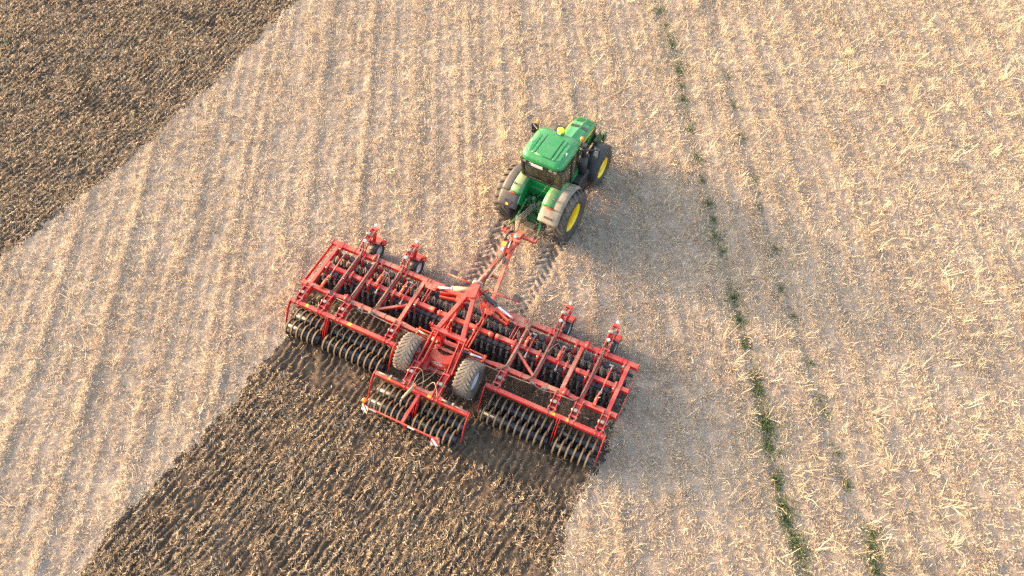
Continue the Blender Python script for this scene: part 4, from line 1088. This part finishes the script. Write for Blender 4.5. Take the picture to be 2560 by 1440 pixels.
def pad(xa, xb, ya, yb, bow=0.0, z0=3.315, z1=3.362):
    n_ = 8; lo = []; hi = []
    L_ = [(xa + (-bow if xa < 0 else bow) * math.sin(PI * k / n_) * (1 if xa < 0 else 1), ya + (yb - ya) * k / n_) for k in range(n_ + 1)]
    R_2 = [(xb + (-bow if xb < 0 else bow) * math.sin(PI * k / n_), ya + (yb - ya) * k / n_) for k in range(n_ + 1)]
    def ring_(ins, z):
        q_ = []
        for k, (x_, y_) in enumerate(L_):
            q_.append(Vector((x_ + ins, min(max(y_, ya + ins), yb - ins), z + .02 * math.sin(PI * k / n_))))
        for k in range(n_, -1, -1):
            x_, y_ = R_2[k]; q_.append(Vector((x_ - ins, min(max(y_, ya + ins), yb - ins), z + .02 * math.sin(PI * k / n_))))
        return q_
    rp.loft([ring_(0, z0 - .04), ring_(0, z1 - .02), ring_(.018, z1)])
pad(-.30, .30, .16, 1.22, 0)
for s in (-1, 1):
    for a, b in ((.335, .455), (.49, .63)):
        x0, x1 = sorted((s * a, s * b)); pad(x0, x1, .18 if a < .4 else .24, 1.20 if a < .4 else 1.12, 0, z1=3.352 if a < .4 else 3.338)
part('roof_panel', rp, [GREEN], roof)
m = MB()
for s in (-1, 1): m.tube((s * .68, .62, 3.300), (s * .70, .66, 3.400), .022, n=8)
for k in range(9): m.tube((-.68 + .17 * k, .02, 3.230), (-.68 + .17 * k, .0, 3.265), .006, n=6)
for s in (-1, 1):
    for k in range(5): m.tube((s * .765, .2 + .25 * k, 3.250), (s * .775, .2 + .25 * k, 3.280), .006, n=6)
pieces('roof_bolts', m, [WHITE], roof)
m = MB(); m.box((0, 1.50, 3.300), (.26, .2, .10)); part('dome_base', m, [GREEN], roof)
m = MB(); m.sphere((0.0, 1.53, 3.40), .14, n=18, m=10, sz=.72); gp = part('receiver_dome', m, [YELD], roof)
m = MB(); m.box((0, 1.40, 3.362), (.12, .05, .035)); part('dome_connector', m, [WHITE], gp)
for s in (-1, 1):
    m = MB(); m.tube((s * .88, 1.44, 3.080), (s * .88, 1.44, 3.440), .028); m.bar((s * .78, 1.44, 3.100), (s * .88, 1.44, 3.100), .03, .03)
    bk = part('beacon_pole', m, [BLK], roof)
    m = MB(); m.tube((s * .88, 1.44, 3.440), (s * .88, 1.44, 3.500), .055, .065); m.sphere((s * .88, 1.44, 3.520), .068, sz=1.15); part('beacon', m, [AMBER], bk)
m = MB()
for x_ in (-.62, -.36, .42, .60, .72): m.box((x_, -.035 if abs(x_) < .65 else .02, 3.000), (.13, .05, .06))
pieces('work_light', m, [SILV], roof)
m = MB(); m.box((-.14, -.062, 2.985), (.52, .02, .115), mi=0); m.box((-.375, -.074, 2.985), (.055, .008, .112), mi=1)
for k, ww in enumerate((.03, .035, .02, .035, .03, .03)): m.box((-.29 + .072 * k, -.074, 2.985), (ww, .006, .06), mi=2)
part('licence_plate', m, [WHITE, BLUE, STICK_G], roof, rot=(0, 0, 0))

# cab body: lower tub + pillars + panes
cb = MB()
cb.loft([roundrect(-.60, .60, .12, 1.62, .12, z) for z in (1.05, 1.30)] + [roundrect(-.78, .78, .10, 1.64, .14, z) for z in (1.55, 1.78)], sm=False)
cb.plate([(-.76, .06, 1.42), (.76, .06, 1.42), (.76, .055, 2.15), (-.76, .055, 2.15)], (0, .05, 0)); cb.plate([(-.5, .0, 1.30), (.5, .0, 1.30), (.72, .02, 1.75), (-.72, .02, 1.75)], (0, .05, 0))
cab = part('cab_body', cb, [GREEN], tr, bevel=.015)
B4 = [(-.76, .10), (.76, .10), (.80, .85), (.66, 1.62), (-.66, 1.62), (-.80, .85)]
T4 = [(-.76, .02), (.76, .02), (.80, .80), (.68, 1.50), (-.68, 1.50), (-.80, .80)]
pl = MB()
for (bx, by), (tx, ty) in zip(B4, T4): pl.bar((bx, by, 1.75), (tx, ty, 3.05), .085, .075, up=(0, 1, 0))
for k in range(6):
    a, b = B4[k], B4[(k + 1) % 6]; pl.bar((*a, 1.80), (*b, 1.80), .06, .06)
    a, b = T4[k], T4[(k + 1) % 6]; pl.bar((*a, 3.01), (*b, 3.01), .07, .06)
pl.bar((-.72, .03, 2.17), (.72, .03, 2.17), .05, .06)
part('cab_frame', pl, [BLK], tr)
for k in range(6):
    a, b, c_, d_ = B4[k], B4[(k + 1) % 6], T4[(k + 1) % 6], T4[k]
    m = MB(); zb_ = 2.16 if k == 0 else 1.82; A_ = Vector((*a, zb_)); B_ = Vector((*b, zb_)); C_ = Vector((*c_, 3.0)); D_ = Vector((*d_, 3.0))
    nn = (B_ - A_).cross(D_ - A_).normalized()
    m.plate([A_, B_, C_, D_], nn * .006)
    part('window_pane', m, [GLASS], tr)
m = MB(); m.box((0, .62, 1.82), (1.3, .95, .05)); m.box((.5, .75, 2.0), (.22, .6, .3)); m.box((0, 1.4, 2.05), (.5, .2, .5))
part('cab_floor', m, [GREYI], tr)
m = MB()
m.box((0, .60, 2.12), (.50, .48, .16)); m.bar((0, .42, 2.15), (0, .30, 2.74), .50, .12, up=(0, 1, 0)); m.box((0, .28, 2.84), (.32, .10, .18))
part('seat', m, [SEATG], tr, bevel=.03)
m = MB(); m.tube((0, 1.15, 2.0), (0, 1.02, 2.42), .03); m.lathe([(.2, 0), (.21, .012), (.2, .024), (.19, .012)], n=20, closed=True)
# (the wheel is spun about X; lay it over)
part('steering_column', m, [BLK], tr) if False else None
m = MB(); m.tube((0, 1.18, 1.95), (0, 1.04, 2.40), .035); m.lathe([(.20, -.012), (.212, 0), (.20, .012), (.188, 0)], n=22, closed=True)
stw = MB(); stw.lathe([(.20, -.014), (.214, 0), (.20, .014), (.186, 0)], n=22, closed=True); stw.bar((0, -.2, 0), (0, .2, 0), .02, .03); stw.tube((0, 0, 0), (-.5, 0, 0), .03)
part('steering_wheel', stw, [BLK], tr, loc=(0, 1.04, 2.52), rot=(0, rad(70), rad(90)))
m = MB(); m.path([(.30, -.04, 2.2), (.2, -.16, 1.95), (.02, -.32, 1.62)], .009); part('cab_cable', m, [HOSE], tr)
m = MB(); m.bar((-.2, -.02, 2.26), (.3, -.02, 2.26), .02, .02); part('wiper', m, [BLK], tr)

# hood -------------------------------------------------------------
def hood_ring(y, w, zt, zb):
    r = []
    for fx, fz in ((-1.0, 0), (-1.0, .78), (-.985, .90), (-.90, .965), (-.6, .985), (-.05, 1.0), (0, 1.012), (.05, 1.0), (.6, .985), (.90, .965), (.985, .90), (1.0, .78), (1.0, 0)):
        r.append(Vector((fx * w, y, zb + (zt - zb) * fz)))
    return r
hd = MB()
hd.loft([hood_ring(1.66, .47, 2.34, 1.35), hood_ring(2.1, .455, 2.31, 1.35), hood_ring(2.8, .44, 2.24, 1.30), hood_ring(3.4, .425, 2.15, 1.22), hood_ring(3.75, .405, 2.07, 1.15), hood_ring(3.90, .36, 1.96, 1.10), hood_ring(3.96, .31, 1.80, 1.05)], closed=False)
hood = part('hood', hd, [GREEN], tr)
def hood_top(x, y):
    ys = [1.66, 2.1, 2.8, 3.4, 3.75]; return float(np.interp(y, ys, [2.34, 2.31, 2.24, 2.15, 2.07])) - .012 * abs(x) / .4
m = MB()
for s in (-1, 1):
    m.plate([(s * .05, 3.10, hood_top(0, 3.10) + .006), (s * .36, 3.05, hood_top(.36, 3.05) + .006), (s * .36, 3.19, hood_top(.36, 3.19) + .006), (s * .05, 3.24, hood_top(0, 3.24) + .006)], (0, 0, .012))
pieces('air_slot', m, [BLK], hood)
m = MB()
for s in (-1, 1):
    m.plate([(s * .06, 3.48, hood_top(0, 3.48) + .004), (s * .32, 3.46, hood_top(.3, 3.46) + .004), (s * .30, 3.71, hood_top(.3, 3.71) + .004), (s * .06, 3.73, hood_top(0, 3.73) + .004)], (0, 0, .012))
pieces('intake_mesh', m, [MESHG], hood)
for s in (-1, 1):
    m = MB(); pts = []
    m.plate([(s * .462, 1.9, 2.20), (s * .448, 2.8, 2.14), (s * .432, 3.5, 2.03), (s * .430, 3.5, 1.985), (s * .447, 2.8, 2.09), (s * .461, 1.9, 2.15)], (.012, 0, 0)); part('side_stripe', m, [STRIPE], hood)
    m = MB(); m.plate([(s * .452, 2.45, 1.98), (s * .446, 2.95, 1.96), (s * .446, 2.85, 1.45), (s * .452, 2.6, 1.45)], (.012, 0, 0)); m.plate([(s * .43, 3.42, 1.95), (s * .415, 3.74, 1.88), (s * .41, 3.74, 1.2), (s * .43, 3.42, 1.25)], (.014, 0, 0)); pieces('side_grille', m, [BLK], hood)
    m = MB(); m.box((s * .30, 3.935, 1.78), (.14, .06, .10), R=Matrix.Rotation(rad(20), 3, 'X')); part('headlight', m, [SILV], hood)
m = MB(); m.box((0, 3.935, 1.42), (.5, .09, .5)); part('grille', m, [BLK], hood)
m = MB(); m.tube((.30, 3.92, 1.1), (.31, 3.93, 2.55), .014, n=8); m.tube((.31, 3.93, 2.55), (.31, 3.93, 2.62), .022, n=8); part('aerial', m, [GREENK], tr)
m = MB(); m.sphere((0, 3.33, hood_top(0, 3.33) + .01), .022); part('hood_badge', m, [STICK_Y], hood)
# front linkage
m = MB()
for s in (-1, 1):
    m.plate([(s * .55, 3.35, 1.55), (s * .55, 3.95, 1.50), (s * .55, 4.10, 1.15), (s * .55, 4.05, .55), (s * .55, 3.45, .55)], (.06, 0, 0))
    m.bar((s * .36, 3.9, .75), (s * .42, 4.55, .62), .10, .14); m.tube((s * .40, 4.0, 1.15), (s * .42, 4.32, .70), .05)
    m.plate([(s * .62, 4.10, 1.25), (s * .62, 4.38, 1.2), (s * .62, 4.42, .8), (s * .62, 4.15, .7)], (.07, 0, 0)); m.bar((s * .3, 4.02, 1.0), (s * .62, 4.15, 1.0), .08, .1)
m.box((0, 4.05, .95), (.66, .14, .5))
part('front_linkage', m, [GREENK], tr, bevel=.012)
# right-hand exhaust stack, left steps, tanks, mirrors
m = MB(); m.tube((.80, 1.82, 1.35), (.80, 1.82, 2.15), .19, n=20); m.tube((.80, 1.82, 2.15), (.80, 1.82, 2.28), .19, .12, n=20); m.tube((.80, 1.82, 2.25), (.80, 1.82, 2.86), .105, n=16); m.tube((.66, 1.94, 2.0), (.66, 1.94, 2.42), .08, n=12); m.tube((.93, 1.94, 2.0), (.93, 1.94, 2.3), .06, n=12)
part('exhaust_stack', m, [BLK], tr)
m = MB(); m.box((.76, 1.55, .98), (.50, 1.15, .72)); m.box((.80, 1.6, 1.38), (.42, .8, .10)); m.bar((1.02, .98, .55), (1.02, 2.0, .55), .08, .12)
part('fuel_tank', m, [BLK], tr, bevel=.06)
m = MB()
m.box((-.76, 1.55, .85), (.46, 1.0, .55))
for k in range(4): m.box((-.90, 1.15, .45 + .28 * k), (.34, .30, .04))
for d_ in (-.17, .17): m.bar((-.90 + d_, 1.15, .4), (-.86 + d_, 1.12, 1.5), .03, .05)
m.tube((-1.0, .95, 1.2), (-.98, .95, 2.1), .018)
part('cab_steps', m, [BLK], tr)
m = MB(); m.tube((.62, 2.02, 2.34), (.70, 2.02, 2.34), .17, n=22); m.tube((.62, 2.02, 2.34), (.40, 2.02, 2.20), .06); part('air_cleaner', m, [BLK], tr)
MZ = 2.80
for s in (-1, 1):
    m = MB(); m.tube((s * .70, 1.50, MZ), (s * 1.32, 1.86, MZ), .028); 
    ma = part('mirror_arm', m, [BLK], tr)
    m = MB(); R_m = Matrix.Rotation(rad(-18 * s), 3, 'Z'); mc = Vector((s * 1.27, 1.90, MZ - .20)); m.box(mc, (.26, .06, .44), R=R_m, mi=0); m.box(mc + R_m @ Vector((0, -.033, 0)), (.21, .006, .38), R=R_m, mi=1 if s > 0 else 0)
    part('mirror', m, [BLK, STEEL], ma)

# ------------------------------------------------------------------ light, camera
SUN_EL, SUN_AZ = 10.5, math.degrees(math.atan2(-.90, .42))          # azimuth from +Y, clockwise
wd = bpy.data.worlds.new('World'); scene.world = wd; wd.use_nodes = True
nt = wd.node_tree; bg = nt.nodes['Background']
sky = nt.nodes.new('ShaderNodeTexSky'); sky.sky_type = 'NISHITA'; sky.sun_disc = False
sky.sun_elevation = rad(SUN_EL); sky.sun_rotation = rad(SUN_AZ); sky.air_density = 1.0; sky.dust_density = 5.0; sky.ozone_density = 0.45
nt.links.new(sky.outputs[0], bg.inputs[0]); bg.inputs[1].default_value = 0.15
sd = bpy.data.lights.new('sun', 'SUN'); sd.energy = 1.9; sd.angle = rad(7.0); sd.color = (1.0, 0.68, 0.44)
so = bpy.data.objects.new('sun', sd); col.objects.link(so)
v_ = Vector((math.sin(rad(SUN_AZ)) * math.cos(rad(SUN_EL)), math.cos(rad(SUN_AZ)) * math.cos(rad(SUN_EL)), math.sin(rad(SUN_EL))))
so.rotation_euler = v_.to_track_quat('Z', 'Y').to_euler(); so.location = v_ * 60

cd = bpy.data.cameras.new('camera'); cd.sensor_width = 36; cd.lens = 36 * 1991 / 2560; cd.clip_end = 10000
co = bpy.data.objects.new('camera', cd); col.objects.link(co); co.location = (0, 0, 24); co.rotation_euler = (rad(90 - 56.5), 0, 0)
scene.camera = co
scene.render.engine = 'CYCLES'
scene.cycles.use_denoising = False
scene.cycles.sample_clamp_indirect = 4.0
scene.cycles.max_bounces = 6; scene.cycles.transparent_max_bounces = 8
scene.view_settings.view_transform = 'Standard'; scene.view_settings.look = 'None'
scene.view_settings.exposure = 2.74; scene.view_settings.gamma = 1.0
